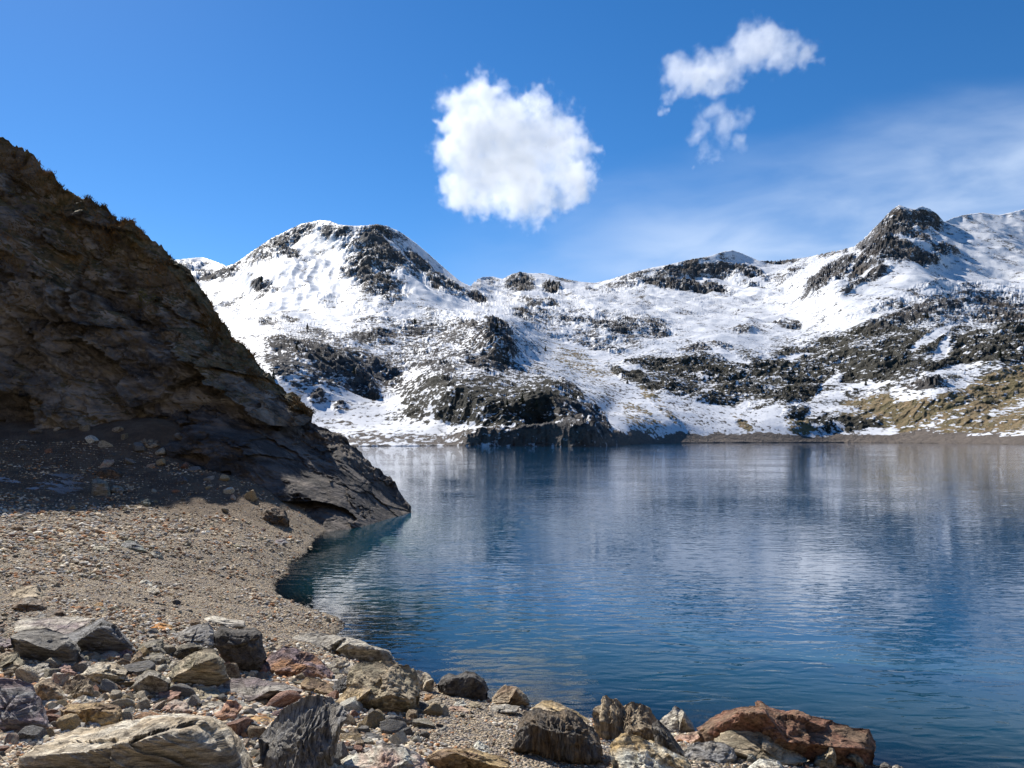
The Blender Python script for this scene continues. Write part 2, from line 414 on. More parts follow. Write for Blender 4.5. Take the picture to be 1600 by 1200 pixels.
def build_mountains():
    cols = np.unique(np.r_[np.linspace(-500, 240, 120), np.linspace(240, 1620, 1180), np.linspace(1620, 2100, 90)])
    nr = 330
    sx, sy = np.array(SKY, float).T
    top = np.interp(cols, sx, sy)
    hx, hy = np.array(SHORE, float).T
    bot = np.interp(cols, hx, hy)
    bot = bot + 0.9 * fbm(np.c_[cols / 24.0, 0 * cols, 0 * cols], 4, 0.6, seed=63)
    t = np.linspace(0, 1, nr) ** 1.06
    PX = np.broadcast_to(cols, (nr, len(cols)))
    PY = bot[None] + (top - bot)[None] * t[:, None]
    dp = np.array(DEP, float)
    q = dp[:, :2] * np.array([1.0, 1.6])
    tps = TPS(q, np.log(dp[:, 2]), reg=2e-5)
    D = np.exp(tps(PX, PY * 1.6))
    D = np.clip(D, 180, 2300)
    # keep distance growing with height in every column
    for i in range(1, nr):
        rise = (HOR - PY[i]) / FPX * D[i - 1] - (HOR - PY[i - 1]) / FPX * D[i - 1]
        lim = np.full(len(cols), 2.2 if t[i] < 0.05 else 0.85)
        ff = smoothstep(690, 730, cols) * (1 - smoothstep(925, 962, cols)) * smoothstep(675, 679, PY[i] + 2.5 * np.sin(cols / 13.0))
        dn_ = np.maximum(D[i], D[i - 1] + lim * rise)
        D[i] = dn_ * (1 - ff) + (D[i - 1] + 0.25 * rise) * ff
    dens = np.zeros_like(D)
    kindn = np.zeros_like(D)
    kw = np.full_like(D, 1e-4)
    for e in PAINT:
        b = blob(PX, PY, e)
        dens = np.maximum(dens, b * e[5])
        kindn += b ** 2 * e[6]
        kw += b ** 2
    kind = kindn / kw
    for e in CARVE:
        dens = dens - blob(PX, PY, e) * e[5]
    P = unproj(PX, PY, D).reshape(-1, 3)
    d = D.ravel()
    rock = np.clip(dens.ravel(), 0, 1.1)
    xy = np.c_[P[:, 0], P[:, 1], P[:, 2] * 0.6]
    low = fbm(xy / 150.0, 4, 0.5, seed=3, ridged=True)
    mid = fbm(xy / 38.0, 3, 0.5, seed=11) + rock * 0.25 * fbm(xy / 6.0, 3, 0.55, seed=17)
    fine = fbm(xy / 9.0, 4, 0.55, seed=23, ridged=True)
    far = np.clip(d / 1200.0, 0.12, 1.3)
    rib = fbm(np.c_[(P[:, 0] + 0.25 * P[:, 1] + 7 * mid_w(P)) / 55.0, P[:, 1] / 260.0, 0 * d], 3, 0.5, seed=41, ridged=True)
    high = smoothstep(60, 220, P[:, 2])
    fct = facets(np.c_[P[:, 0] / 16.0, P[:, 1] / 20.0, P[:, 2] / 12.0], 5)
    edge = np.repeat(smoothstep(0, 0.10, t), len(cols))
    face = (smoothstep(690, 740, PX) * (1 - smoothstep(915, 960, PX)) * smoothstep(672, 680, PY)).ravel()
    amp = edge * (rib * 7.5 * high + fct * 7.0 * rock * far ** 0.7 * (1 - 0.8 * kind.ravel()) + low * 11.0 * far + mid * (2.2 + 9 * rock * (1 - 0.6 * kind.ravel())) * (0.05 + far) + fine * (0.0 + 3.8 * rock * (1 - 0.75 * kind.ravel())) * (0.35 + far))
    skyw = np.repeat(1 - 0.5 * smoothstep(0.9, 1.0, t), len(cols))
    P[:, 2] += amp * skyw
    P[:, 1] -= face * (1.7 * fbm(np.c_[P[:, 0] / 5.0, P[:, 1] / 9.0, P[:, 2] / 9.0], 4, 0.55, seed=91, ridged=True))
    # rocks lean out towards the valley
    P[:, 1] -= edge * rock * (fine * 4.0 + mid * 5.0) * (0.3 + far)
    Z = P[:, 2].reshape(nr, -1)
    Y = P[:, 1].reshape(nr, -1)
    ang = ((Z - H) / Y)
    mx = ang.max(0)
    tgt = (HOR - top) / FPX
    for kn, lo, hi in ((91, 0.3, 0.95), (5, 0.95, 1.0)):
        mx = ((Z - H) / Y).max(0)
        ratio = np.convolve(np.pad(tgt / mx, kn // 2, mode='edge'), np.ones(kn) / kn, 'valid')
        wgt = smoothstep(lo, hi, t)[:, None]
        Z = H + (Z - H) * (1 + (ratio[None] - 1) * wgt)
    P = np.stack([P[:, 0].reshape(nr, -1), Y, Z], -1)
    P[0, :, 2] = -3.0
    # far side
    back = []
    last = P[-1]
    for k_ in range(1, 9):
        b = last.copy()
        s = 1 + 0.06 * k_
        b[:, 0] *= s
        b[:, 1] *= s
        b[:, 2] = last[:, 2] - 26 * k_ - last[:, 2] * 0.02 * k_ ** 1.3
        back.append(b)
    nb = len(back)
    V = np.concatenate([P, np.array(back)], 0)
    me = make_mesh('mountains', V.reshape(-1, 3), grid_faces(nr + nb, len(cols)))
    pad = np.zeros(nb * len(cols))
    rr = rock.reshape(nr, -1)
    attr(me, 'rock', np.r_[rr.ravel(), pad + .3])
    attr(me, 'veg', np.r_[kind.ravel(), pad])
    m, n = material('snowy_slopes')
    pos = n.n('ShaderNodeNewGeometry').outputs['Position']
    rk = n.n('ShaderNodeAttribute', attribute_name='rock').outputs['Fac']
    vg = n.n('ShaderNodeAttribute', attribute_name='veg').outputs['Fac']
    z = n.n('ShaderNodeSeparateXYZ', {0: pos})
    nz = n.n('ShaderNodeSeparateXYZ', {0: n.n('ShaderNodeNewGeometry').outputs['Normal']}).outputs[2]
    sc = n.n('ShaderNodeMapping', {'Vector': pos, 'Scale': (1, 1, 1.9), 'Rotation': (0.12, -0.2, 0.1)}).outputs[0]
    a = n.noise(sc, 0.055, 12, 0.68, 0.25)
    b = n.noise(n.n('ShaderNodeMapping', {'Vector': pos, 'Scale': (1.0, 0.38, 1.5)}).outputs[0], 0.42, 9, 0.64, 0.2)
    c = n.noise(sc, 0.011, 6, 0.6)
    f = n.m('ADD', n.m('MULTIPLY', n.m('SUBTRACT', a, 0.5), 2.8), n.m('MULTIPLY', n.m('SUBTRACT', b, 0.5), n.ss(z.outputs[2], 45, 170, 4.2, 3.1)))
    f = n.m('ADD', f, n.m('MULTIPLY', n.m('SUBTRACT', c, 0.5), 0.8))
    gl = n.noise(n.n('ShaderNodeMapping', {'Vector': pos, 'Rotation': (0, 0, 0.25), 'Scale': (1.0, 0.16, 0.3)}).outputs[0], 0.045, 6, 0.6, 0.6)
    f = n.m('ADD', f, n.m('MULTIPLY', n.m('MULTIPLY', n.m('SUBTRACT', gl, 0.5), 2.2), n.ss(z.outputs[2], 50, 160)))
    f = n.m('ADD', f, 0.5)
    steep = n.ss(nz, 0.78, 0.45, 0.0, 0.16)
    dn = n.m('ADD', n.m('MULTIPLY_ADD', n.ss(rk, 0.02, 0.95), 0.45, n.m('MULTIPLY', rk, 0.5)), steep)
    dn = n.m('ADD', dn, n.ss(z.outputs[2], 170, 25, 0.0, 0.13))
    dn = n.m('ADD', dn, n.m('MULTIPLY', n.m('SUBTRACT', n.noise(pos, 0.018, 4, 0.6), 0.5), 0.5))
    dn = n.m('MINIMUM', dn, 0.86)
    shore = n.m('ADD', z.outputs[2], n.m('MULTIPLY', n.m('SUBTRACT', n.noise(pos, 0.022, 5, 0.65), 0.5), 20.0))
    shoreband = n.m('MULTIPLY', n.ss(shore, 5.2, 3.8), n.ss(z.outputs[0], 20, 60, 0.78, 1.5))
    dn = n.m('MAXIMUM', dn, shoreband)
    dif = n.m('SUBTRACT', dn, f)
    bare = n.ss(dif, -0.02, 0.05)
    # colours
    r1 = n.mix(n.ss(n.noise(sc, 0.2, 8, 0.65), 0.35, 0.65), (0.045, 0.045, 0.048), (0.155, 0.145, 0.138))
    r1 = n.mix(n.ss(n.noise(sc, 0.03, 4, 0.6), 0.45, 0.7), r1, (0.11, 0.088, 0.068))
    scrub = n.mix(n.ss(n.noise(pos, 0.3, 8, 0.65), 0.35, 0.65), (0.02, 0.021, 0.015), (0.085, 0.076, 0.056))
    grass = n.mix(n.ss(n.noise(pos, 0.12, 8, 0.65), 0.35, 0.65), (0.32, 0.23, 0.13), (0.16, 0.135, 0.065))
    grass = n.mix(n.ss(n.noise(pos, 0.5, 6, 0.65), 0.55, 0.62), grass, (0.04, 0.04, 0.022))
    vgn = n.m('ADD', vg, n.m('MULTIPLY', n.m('SUBTRACT', n.noise(pos, 0.04, 5, 0.6), 0.5), 0.7))
    ground = n.mix(n.ss(vgn, 0.2, 0.45), r1, scrub)
    ground = n.mix(n.ss(vgn, 0.62, 0.8), ground, grass)
    scree = n.mix(n.noise(pos, 1.2, 5, 0.7), (0.085, 0.072, 0.06), (0.24, 0.20, 0.17))
    ground = n.mix(n.ss(shore, 6.0, 5.0), ground, scree)
    # thin snow lets the ground through
    snow = n.mix(n.ss(dif, -0.45, -0.05), (0.67, 0.68, 0.70), (0.53, 0.54, 0.56))
    col = n.mix(bare, snow, ground)
    hgt = n.m('ADD', n.m('MULTIPLY', a, 0.8), n.m('MULTIPLY', b, 0.42))
    hgt = n.m('MULTIPLY', hgt, n.m('MULTIPLY_ADD', bare, 5.5, 0.7))
    finish(n, col, n.m('MULTIPLY_ADD', bare, 0.3, 0.6), hgt, 1.0, 1.0, 0.2)
    link('mountains', me, m, 'snow-streaked mountains with dark rock bands above the far shore', 'mountains', kind='structure')
    return V[:nr], cols, t


MV, MCOLS, MT = build_mountains()


def mountain_point(px, py):
    """point of the slopes seen at a pixel"""
    j = int(np.argmin(np.abs(MCOLS - px)))
    ang = (MV[:, j, 2] - H) / MV[:, j, 1]
    tgt = (HOR - py) / FPX
    idx = np.where(ang >= tgt)[0]
    i = idx[0] if len(idx) else len(ang) - 1
    return MV[i, j]
# ------------------------------------------------------------------ the beach and the lake bed
GC = [  # px, py, height above the water
    (500, 836, 0.0), (490, 845, 0), (450, 880, 0), (437, 905, 0), (455, 940, 0), (500, 955, 0), (538, 976, 0), (528, 992, 0), (560, 1010, 0), (612, 1034, 0), (680, 1068, 0), (750, 1090, 0), (820, 1103, 0), (930, 1125, 0),
    (1050, 1143, 0), (1100, 1152, 0), (1240, 1178, 0), (1370, 1196, 0), (1450, 1225, 0), (1600, 1260, 0), (2000, 1330, 0),
    (0, 1200, .98), (-400, 1200, 1.1), (200, 1200, .93), (400, 1200, .86), (600, 1200, .78), (800, 1200, .70), (1000, 1200, .50), (1150, 1200, .34), (1280, 1200, .12),
    (0, 1600, 1.35), (400, 1600, 1.3), (800, 1600, 1.25), (1200, 1600, 1.1), (1600, 1600, .9), (2000, 1600, .7),
    (800, 1140, .36), (900, 1160, .40), (1000, 1165, .25), (700, 1130, .50), (600, 1100, .47), (500, 1060, .50), (400, 1060, .62), (300, 1060, .76), (200, 1060, .84), (0, 1060, .92), (-300, 1060, 1.05),
    (0, 980, 1.0), (200, 980, .86), (350, 970, .58), (450, 985, .30), (0, 900, 1.02), (-300, 900, 1.15), (200, 900, .76), (300, 900, .52), (380, 900, .27), (400, 860, .42), (300, 840, .66), (200, 830, .98), (0, 830, 1.25),
    (0, 760, 1.6), (-400, 760, 1.7), (150, 765, 1.45), (250, 790, 1.1), (330, 812, .80), (420, 850, .38), (455, 855, .18), (480, 836, .12),
    (-400, 690, 2.9), (0, 692, 2.86), (100, 690, 2.87), (200, 690, 2.87), (300, 712, 2.36), (360, 745, 1.70), (430, 800, .75), (0, 665, 3.42), (150, 662, 3.45), (270, 668, 3.3), (-400, 660, 3.6)]
UW = [(2, 26.5, -2.6), (-2.5, 24, -1.9), (-2.6, 20, -1.6), (-3.2, 17, -1.0), (-3, 15, -0.9), (-1.3, 13.5, -0.8), (0, 11.5, -0.8), (2, 10, -0.9), (4, 8.6, -0.9), (6, 7.6, -1.0), (9, 7, -1.5), (4, 14, -3), (0, 17, -3), (10, 12, -4), (12, 30, -7),
      (0, 32, -5), (30, 20, -9), (30, 45, -12), (-2, 40, -6), (18, 7, -2.5), (30, 6, -4),
      (-10, 34, 1.0), (-20, 36, 3.0), (-40, 40, 5), (-45, 25, 4.2), (-40, 12, 2.8), (-20, 1, 1.7), (0, 0, 1.45), (15, 0, .8), (-30, 5, 2.0), (30, 0, -.5)]
_gp, _gh = [], []
for px_, py_, h_ in GC:
    p_ = unproj(px_, py_, (H - h_) * FPX / (py_ - HOR)) if h_ < 2.8 else unproj(px_, py_, {692: 25.5, 690: 26, 665: 27.5, 662: 27.8, 668: 27.2, 660: 26}.get(py_, 24))
    _gp.append((p_[0], p_[1]))
    _gh.append(p_[2])
for x_, y_, h_ in UW:
    _gp.append((x_, y_))
    _gh.append(h_)
GT = TPS(_gp, _gh, reg=1e-5)
# tabulate for fast look-ups
_gx = np.linspace(-48, 34, 821)
_gy = np.linspace(0, 50, 501)
_GX, _GY = np.meshgrid(_gx, _gy)
_GZ = GT(_GX, _GY)
_GZ = _GZ + (0.05 * fbm(np.c_[_GX.ravel(), _GY.ravel(), 0 * _GX.ravel()] / 1.3, 3, seed=50)).reshape(_GZ.shape) * np.clip(_GY / 8, 0.4, 1.2) * smoothstep(0.0, 0.3, np.abs(_GZ))


def gh(x, y):
    x = np.clip(np.asarray(x, float), -47.9, 33.9)
    y = np.clip(np.asarray(y, float), 0.01, 49.9)
    fx = (x + 48) / 0.1
    fy = y / 0.1
    i = np.floor(fx).astype(int)
    j = np.floor(fy).astype(int)
    i = np.clip(i, 0, 819)
    j = np.clip(j, 0, 499)
    u = fx - i
    v = fy - j
    return (_GZ[j, i] * (1 - u) * (1 - v) + _GZ[j, i + 1] * u * (1 - v) + _GZ[j + 1, i] * (1 - u) * v + _GZ[j + 1, i + 1] * u * v)


_steps = np.geomspace(2.6, 40, 420)


def ground_depth(px, py):
    """distance at which the ray of a pixel meets the ground (arrays)"""
    px = np.atleast_1d(np.asarray(px, float))
    py = np.atleast_1d(np.asarray(py, float))
    d = _steps[None] * np.ones((len(px), 1))
    X = (px[:, None] - 800) / FPX * d
    Z = H + (HOR - py[:, None]) / FPX * d
    hit = Z < gh(X, d)
    i = np.where(hit.any(1), hit.argmax(1), len(_steps) - 1)
    return _steps[i]


def build_sky_block_slope():  # added and never in view: cuts blue sky fill, bounces neutral light
    """an added slope out of view behind the camera; it blocks the open sky on that side"""
    u = np.linspace(-260, 260, 120)
    v = np.linspace(0, 1, 50)
    X, T = np.meshgrid(u, v)
    Y = -7 - T * 130 + 0.0016 * X ** 2 * 0.6
    Z = 1.2 + 100 * T ** 0.9 + 0 * X
    p = np.c_[X.ravel(), Y.ravel(), Z.ravel()]
    Z = Z.ravel() + 6 * fbm(p / 30, 5, seed=80) * np.minimum(1, T.ravel() * 4)
    me = make_mesh('sky_block_slope', np.c_[X.ravel(), Y.ravel(), Z], grid_faces(50, 120))
    m, n = material('sky_block_surface')
    pos = n.n('ShaderNodeNewGeometry').outputs['Position']
    finish(n, n.mix(n.ss(n.noise(pos, 0.2, 8, 0.6), 0.4, 0.6), (0.09, 0.08, 0.06), (0.24, 0.20, 0.15)), 0.95)
    link('sky_block_slope', me, m, 'unseen slope added behind the viewpoint to block sky light', 'sky_block_slope', kind='structure')


build_sky_block_slope()


def build_ground():
    u = np.unique(np.r_[np.linspace(-3.0, -0.9, 60), np.linspace(-0.9, 0.75, 560), np.linspace(0.75, 3, 50)])
    y = np.r_[np.linspace(0.3, 2.4, 20)[:-1], np.geomspace(2.4, 34, 520), np.linspace(34.5, 48, 20)]
    X = u[None] * np.maximum(y[:, None], 2.0)
    Y = np.broadcast_to(y[:, None], X.shape)
    Z = gh(X, Y)
    p = np.c_[X.ravel(), Y.ravel(), 0 * X.ravel()]
    s = np.clip(Y.ravel() / 9, 0.45, 1.6)
    Z = Z.ravel() + s * (0.022 * fbm(p / 0.35, 3, seed=61) + 0.012 * fbm(p / 0.09, 3, 0.6, seed=71))
    V = np.c_[X.ravel(), Y.ravel(), Z]
    me = make_mesh('ground', V, grid_faces(len(y), len(u)))
    m, n = material('gravel_ground')
    pos = n.n('ShaderNodeNewGeometry').outputs['Position']
    xyz = n.n('ShaderNodeSeparateXYZ', {0: pos})
    vo = n.n('ShaderNodeTexVoronoi', {'Vector': pos, 'Scale': 38.0, 'Randomness': 1.0})
    vo2 = n.n('ShaderNodeTexVoronoi', {'Vector': pos, 'Scale': 13.0, 'Randomness': 1.0})
    rnd = n.n('ShaderNodeSeparateColor', {0: vo.outputs['Color']}).outputs[0]
    rnd2 = n.n('ShaderNodeSeparateColor', {0: vo2.outputs['Color']}).outputs[1]
    cr = n.n('ShaderNodeValToRGB', {0: rnd})
    el = cr.color_ramp.elements
    for _ in range(4):
        el.new(0.5)
    for e, (p_, c_) in zip(el, [(0, (.24, .205, .17)), (.25, (.52, .42, .29)), (.45, (.42, .345, .26)), (.65, (.62, .50, .34)), (.85, (.50, .37, .24)), (1, (.70, .62, .50))]):
        e.position = p_
        e.color = (*c_, 1)
    c2 = n.mix(n.ss(rnd2, 0.55, 0.9), cr.outputs[0], (.34, .29, .25))
    big = n.noise(pos, 0.5, 5, 0.6)
    c3 = n.mix(n.ss(big, 0.45, 0.65, 0.0, 0.45), c2, (.32, .26, .20))
    fine = n.mix(n.noise(pos, 120, 3, 0.6), (.75, .75, .75), (1.15, 1.15, 1.15))
    mul = n.n('ShaderNodeMix', data_type='RGBA', blend_type='MULTIPLY')
    mul.inputs[0].default_value = 1
    n.link(c3, mul.inputs[6])
    n.link(fine, mul.inputs[7])
    c4 = mul.outputs[2]
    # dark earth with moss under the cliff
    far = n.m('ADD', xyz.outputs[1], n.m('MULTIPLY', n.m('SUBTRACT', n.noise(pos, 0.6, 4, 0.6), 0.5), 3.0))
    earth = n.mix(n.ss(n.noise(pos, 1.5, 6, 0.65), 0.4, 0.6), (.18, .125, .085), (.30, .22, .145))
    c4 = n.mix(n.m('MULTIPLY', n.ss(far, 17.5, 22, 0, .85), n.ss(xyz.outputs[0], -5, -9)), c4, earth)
    # left-over snow patches
    sn = n.noise(n.n('ShaderNodeMapping', {'Vector': pos, 'Scale': (.5, 1.0, 1)}).outputs[0], 1.3, 6, 0.6)
    sm = n.m('MULTIPLY', n.ss(sn, 0.565, 0.58), n.m('MULTIPLY', n.m('MULTIPLY', n.ss(xyz.outputs[1], 17.8, 18.6), n.ss(xyz.outputs[1], 24, 22.5)), n.ss(xyz.outputs[0], -11.5, -14.5)))
    c4 = n.mix(sm, c4, (.8, .82, .86))
    # wet rim and lake bed
    wet = n.ss(xyz.outputs[2], 0.05, 0.0, 0.0, 0.62)
    c4 = n.mix(wet, c4, (.05, .045, .03))
    h = n.m('ADD', n.m('MULTIPLY', n.m('SUBTRACT', 0.03, vo.outputs['Distance']), 0.5), n.m('MULTIPLY', vo2.outputs['Distance'], -0.35))
    h = n.m('ADD', h, n.m('MULTIPLY', n.noise(pos, 90, 3, 0.6), 0.008))
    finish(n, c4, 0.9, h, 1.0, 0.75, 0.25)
    link('ground', me, m, 'tan gravel beach sloping down to the lake', 'ground', kind='structure')


build_ground()


# ------------------------------------------------------------------ the lake
def build_water():
    u = np.r_[np.linspace(-6, -1.3, 12), np.linspace(-1.2, 1.3, 340), np.linspace(1.4, 6, 12)]
    y = np.r_[np.geomspace(1.5, 45, 330), np.geomspace(50, 700, 24)]
    X = u[None] * np.maximum(y[:, None], 3)
    Y = np.broadcast_to(y[:, None], X.shape)
    g = gh(X, Y)
    depth = np.where((Y < 48) & (X > -46) & (X < 33), -g, 10)
    depth = np.where(Y > 42, 10, depth)
    depth = np.where(X > 28, 10, depth)
    me = make_mesh('water', np.c_[X.ravel(), Y.ravel(), 0 * X.ravel()], grid_faces(len(y), len(u)))
    attr(me, 'depth', np.clip(depth.ravel(), 0, 12))
    m, n = material('lake_water')
    pos = n.n('ShaderNodeNewGeometry').outputs['Position']
    xyz = n.n('ShaderNodeSeparateXYZ', {0: pos})
    dep = n.n('ShaderNodeAttribute', attribute_name='depth').outputs['Fac']
    # ripples: crests lie across the view, in three sizes, stronger in wind patches
    wv = n.n('ShaderNodeMapping', {'Vector': pos, 'Scale': (0.45, 1.0, 1), 'Rotation': (0, 0, 0.10)}).outputs[0]
    wv2 = n.n('ShaderNodeMapping', {'Vector': pos, 'Scale': (0.6, 1.0, 1), 'Rotation': (0, 0, -0.16)}).outputs[0]
    w1 = n.noise(wv, 4.6, 1.2, 0.45, 0.6)
    w2 = n.noise(wv2, 10.0, 1, 0.5, 0.6)
    w3 = n.noise(wv, 1.1, 2, 0.5, 0.2)
    patch = n.noise(n.n('ShaderNodeMapping', {'Vector': pos, 'Scale': (0.5, 1.0, 1)}).outputs[0], 0.11, 4, 0.55)
    calm = n.ss(patch, 0.38, 0.62, 0.5, 1.25)
    h = n.m('ADD', n.m('MULTIPLY', w1, 0.034), n.m('MULTIPLY', w2, 0.005))
    h = n.m('ADD', h, n.m('MULTIPLY', w3, 0.035))
    h = n.m('MULTIPLY', h, calm)
    bmp = n.n('ShaderNodeBump', {'Height': h, 'Distance': 1.0, 'Strength': 0.27})
    fres = n.n('ShaderNodeFresnel', {'IOR': 1.37, 'Normal': bmp.outputs[0]}).outputs[0]
    refl = n.n('ShaderNodeBsdfGlossy', {'Color': (1, 1, 1, 1), 'Roughness': 0.0, 'Normal': bmp.outputs[0]})
    body_c = n.mix(n.ss(dep, 0.3, 2.2), (0.007, 0.060, 0.085), (0.003, 0.060, 0.145))
    body = n.n('ShaderNodeBsdfDiffuse', {'Color': body_c})
    opac = n.m('SUBTRACT', 1.0, n.m('POWER', 2.718, n.m('MULTIPLY', dep, -1.15)))
    tr_c = n.mix(n.ss(dep, 0.0, 1.5), (0.95, 0.97, 0.95), (0.35, 0.62, 0.50))
    trn = n.n('ShaderNodeBsdfTransparent', {'Color': tr_c})
    low = n.n('ShaderNodeMixShader', {0: opac, 1: trn.outputs[0], 2: body.outputs[0]})
    full = n.n('ShaderNodeMixShader', {0: fres, 1: low.outputs[0], 2: refl.outputs[0]})
    n.n('ShaderNodeOutputMaterial', {'Surface': full.outputs[0]})
    link('water', me, m, 'rippled deep blue mountain lake mirroring snowy slopes', 'lake', kind='structure')


build_water()


# ------------------------------------------------------------------ the dark rocky headland on the left
CREST = [(-900, -560), (-700, -400), (-300, -90), (-100, 120), (0, 222), (12, 224), (30, 236), (45, 246), (60, 262), (80, 275), (100, 300), (118, 308), (150, 325), (165, 328), (180, 345), (200, 358), (215, 362), (240, 385), (262, 402),
         (290, 425), (305, 436), (320, 460), (335, 476), (345, 500), (355, 512), (370, 540), (390, 558), (410, 575), (430, 592), (450, 610), (470, 625), (484, 638), (493, 652)]
UNDER = [(-900, 720), (0, 720), (150, 715), (230, 690), (265, 662), (300, 652), (350, 660), (400, 662), (460, 667), (484, 665), (493, 656)]
CREST2 = [(-900, 600), (0, 640), (200, 640), (380, 640), (460, 655), (490, 668), (500, 672), (515, 676), (530, 685), (545, 697), (560, 710), (580, 730), (600, 750), (612, 758), (622, 775), (635, 788), (643, 797)]
FOOT2 = [(-900, 700), (0, 712), (250, 716), (300, 745), (400, 818), (470, 850), (500, 850), (570, 836), (620, 820), (643, 801)]
CD = [(493, 655, 30.3), (480, 640, 30.5), (450, 610, 30.8), (410, 575, 31), (345, 500, 31.8), (290, 425, 32.2), (240, 385, 32.0), (150, 325, 31.8), (60, 262, 31.6), (0, 222, 31.5), (-300, -90, 31), (-700, -400, 31), (-900, -560, 31),
      (480, 666, 29.9), (400, 662, 28.6), (300, 655, 28.2), (200, 655, 28.3), (100, 660, 28.2), (0, 664, 28), (0, 720, 27.5), (-300, 650, 25), (-900, 640, 20),
      (400, 610, 29.4), (350, 600, 29.0), (300, 600, 28.4), (250, 500, 30.2), (200, 560, 29.2), (100, 450, 30), (100, 560, 29), (0, 400, 29.7), (0, 520, 28.8), (-300, 300, 29), (-300, 500, 27), (-700, 300, 27), (320, 520, 30.6), (200, 420, 31.2)]
LD = [(643, 797, 30.4), (600, 750, 31), (560, 710, 31.6), (530, 685, 31.8), (500, 672, 32), (460, 660, 31.4), (380, 650, 30), (200, 640, 29.5), (0, 640, 30), (-900, 600, 24),
      (643, 802, 29.6), (620, 806, 28.4), (600, 812, 27.2), (560, 826, 24.9), (530, 832, 24.0), (500, 836, 23.6), (480, 845, 23.2), (400, 770, 25.2), (400, 820, 24.2), (300, 720, 26.0), (300, 745, 25.5), (250, 700, 26.2), (0, 690, 28.2), (100, 700, 28), (-900, 680, 22), (-900, 700, 21.5),
      (400, 700, 26.9), (450, 740, 26.3), (500, 740, 27.6), (500, 790, 25.0), (560, 770, 27.6), (350, 680, 27.4), (540, 720, 29.6), (600, 780, 29.2)]


def sheet(cr, ft, dep, cols, nr, seed, thick, rough_k):
    cx, cz = np.array(cr, float).T
    fx, fz = np.array(ft, float).T
    top = np.interp(cols, cx, cz)
    bot = np.interp(cols, fx, fz)
    t = np.linspace(0, 1, nr)
    PX = np.broadcast_to(cols, (nr, len(cols)))
    PY = bot[None] + (top - bot)[None] * t[:, None]
    dp = np.array(dep, float)
    D = TPS(dp[:, :2], dp[:, 2], reg=1e-4)(PX, PY)
    P = unproj(PX, PY, D).reshape(-1, 3)
    # slanting beds: ribs that run down to the right
    q = P.copy()
    a = math.radians(38)
    r = np.c_[q[:, 0] * math.cos(a) - q[:, 2] * math.sin(a), q[:, 1] * 0.8, q[:, 0] * math.sin(a) + q[:, 2] * math.cos(a)]
    ribs = fbm(np.c_[r[:, 0] / 5.0, r[:, 1] / 3.0, r[:, 2] / 1.1], 5, 0.55, seed=seed, ridged=True)
    blobs = fbm(q / 4.2, 5, 0.55, seed=seed + 20, ridged=True)
    small = fbm(q / 0.7, 4, 0.6, seed=seed + 40, ridged=True)
    f1 = facets(np.c_[r[:, 0] / 5.5, r[:, 1] / 3.5, r[:, 2] / 2.6] + 0.25 * blobs[:, None], seed)
    f2 = facets(np.c_[r[:, 0] / 1.7, r[:, 1] / 1.3, r[:, 2] / 0.9] + 0.2 * small[:, None], seed + 1)
    dis = (ribs * 0.30 + blobs * 0.40 + small * 0.06 + f1 * (1.5 if thick > 10 else 0.75) + f2 * 0.42) * rough_k
    tt = np.repeat(t, len(cols))
    damp = 1 - 0.5 * smoothstep(0.9, 1.0, tt)
    if thick < 10:
        damp = damp * (0.25 + 0.75 * smoothstep(0.08, 0.35, tt))
    P[:, 1] -= dis * damp * 1.0
    P[:, 2] += (blobs * 0.30 + small * 0.22) * rough_k * smoothstep(0.75, 1, tt)
    P = P.reshape(nr, -1, 3)
    back = []
    last = P[-1]
    for k in range(1, 14):
        b = last.copy()
        s = k / 13.0
        b[:, 0] *= 1 + thick * s / last[:, 1]
        b[:, 0] -= 0.6 * s
        b[:, 1] += thick * s
        hh = last[:, 2] + 2.5
        b[:, 2] = last[:, 2] - hh * s ** 1.4 + 0.2 * np.sin(k * 2.1) * s
        nz = fbm(b / 3.0, 4, seed=seed + 70)
        b[:, 2] += nz * 0.5 * s
        back.append(b)
    return np.concatenate([P, np.array(back)], 0), nr + 13


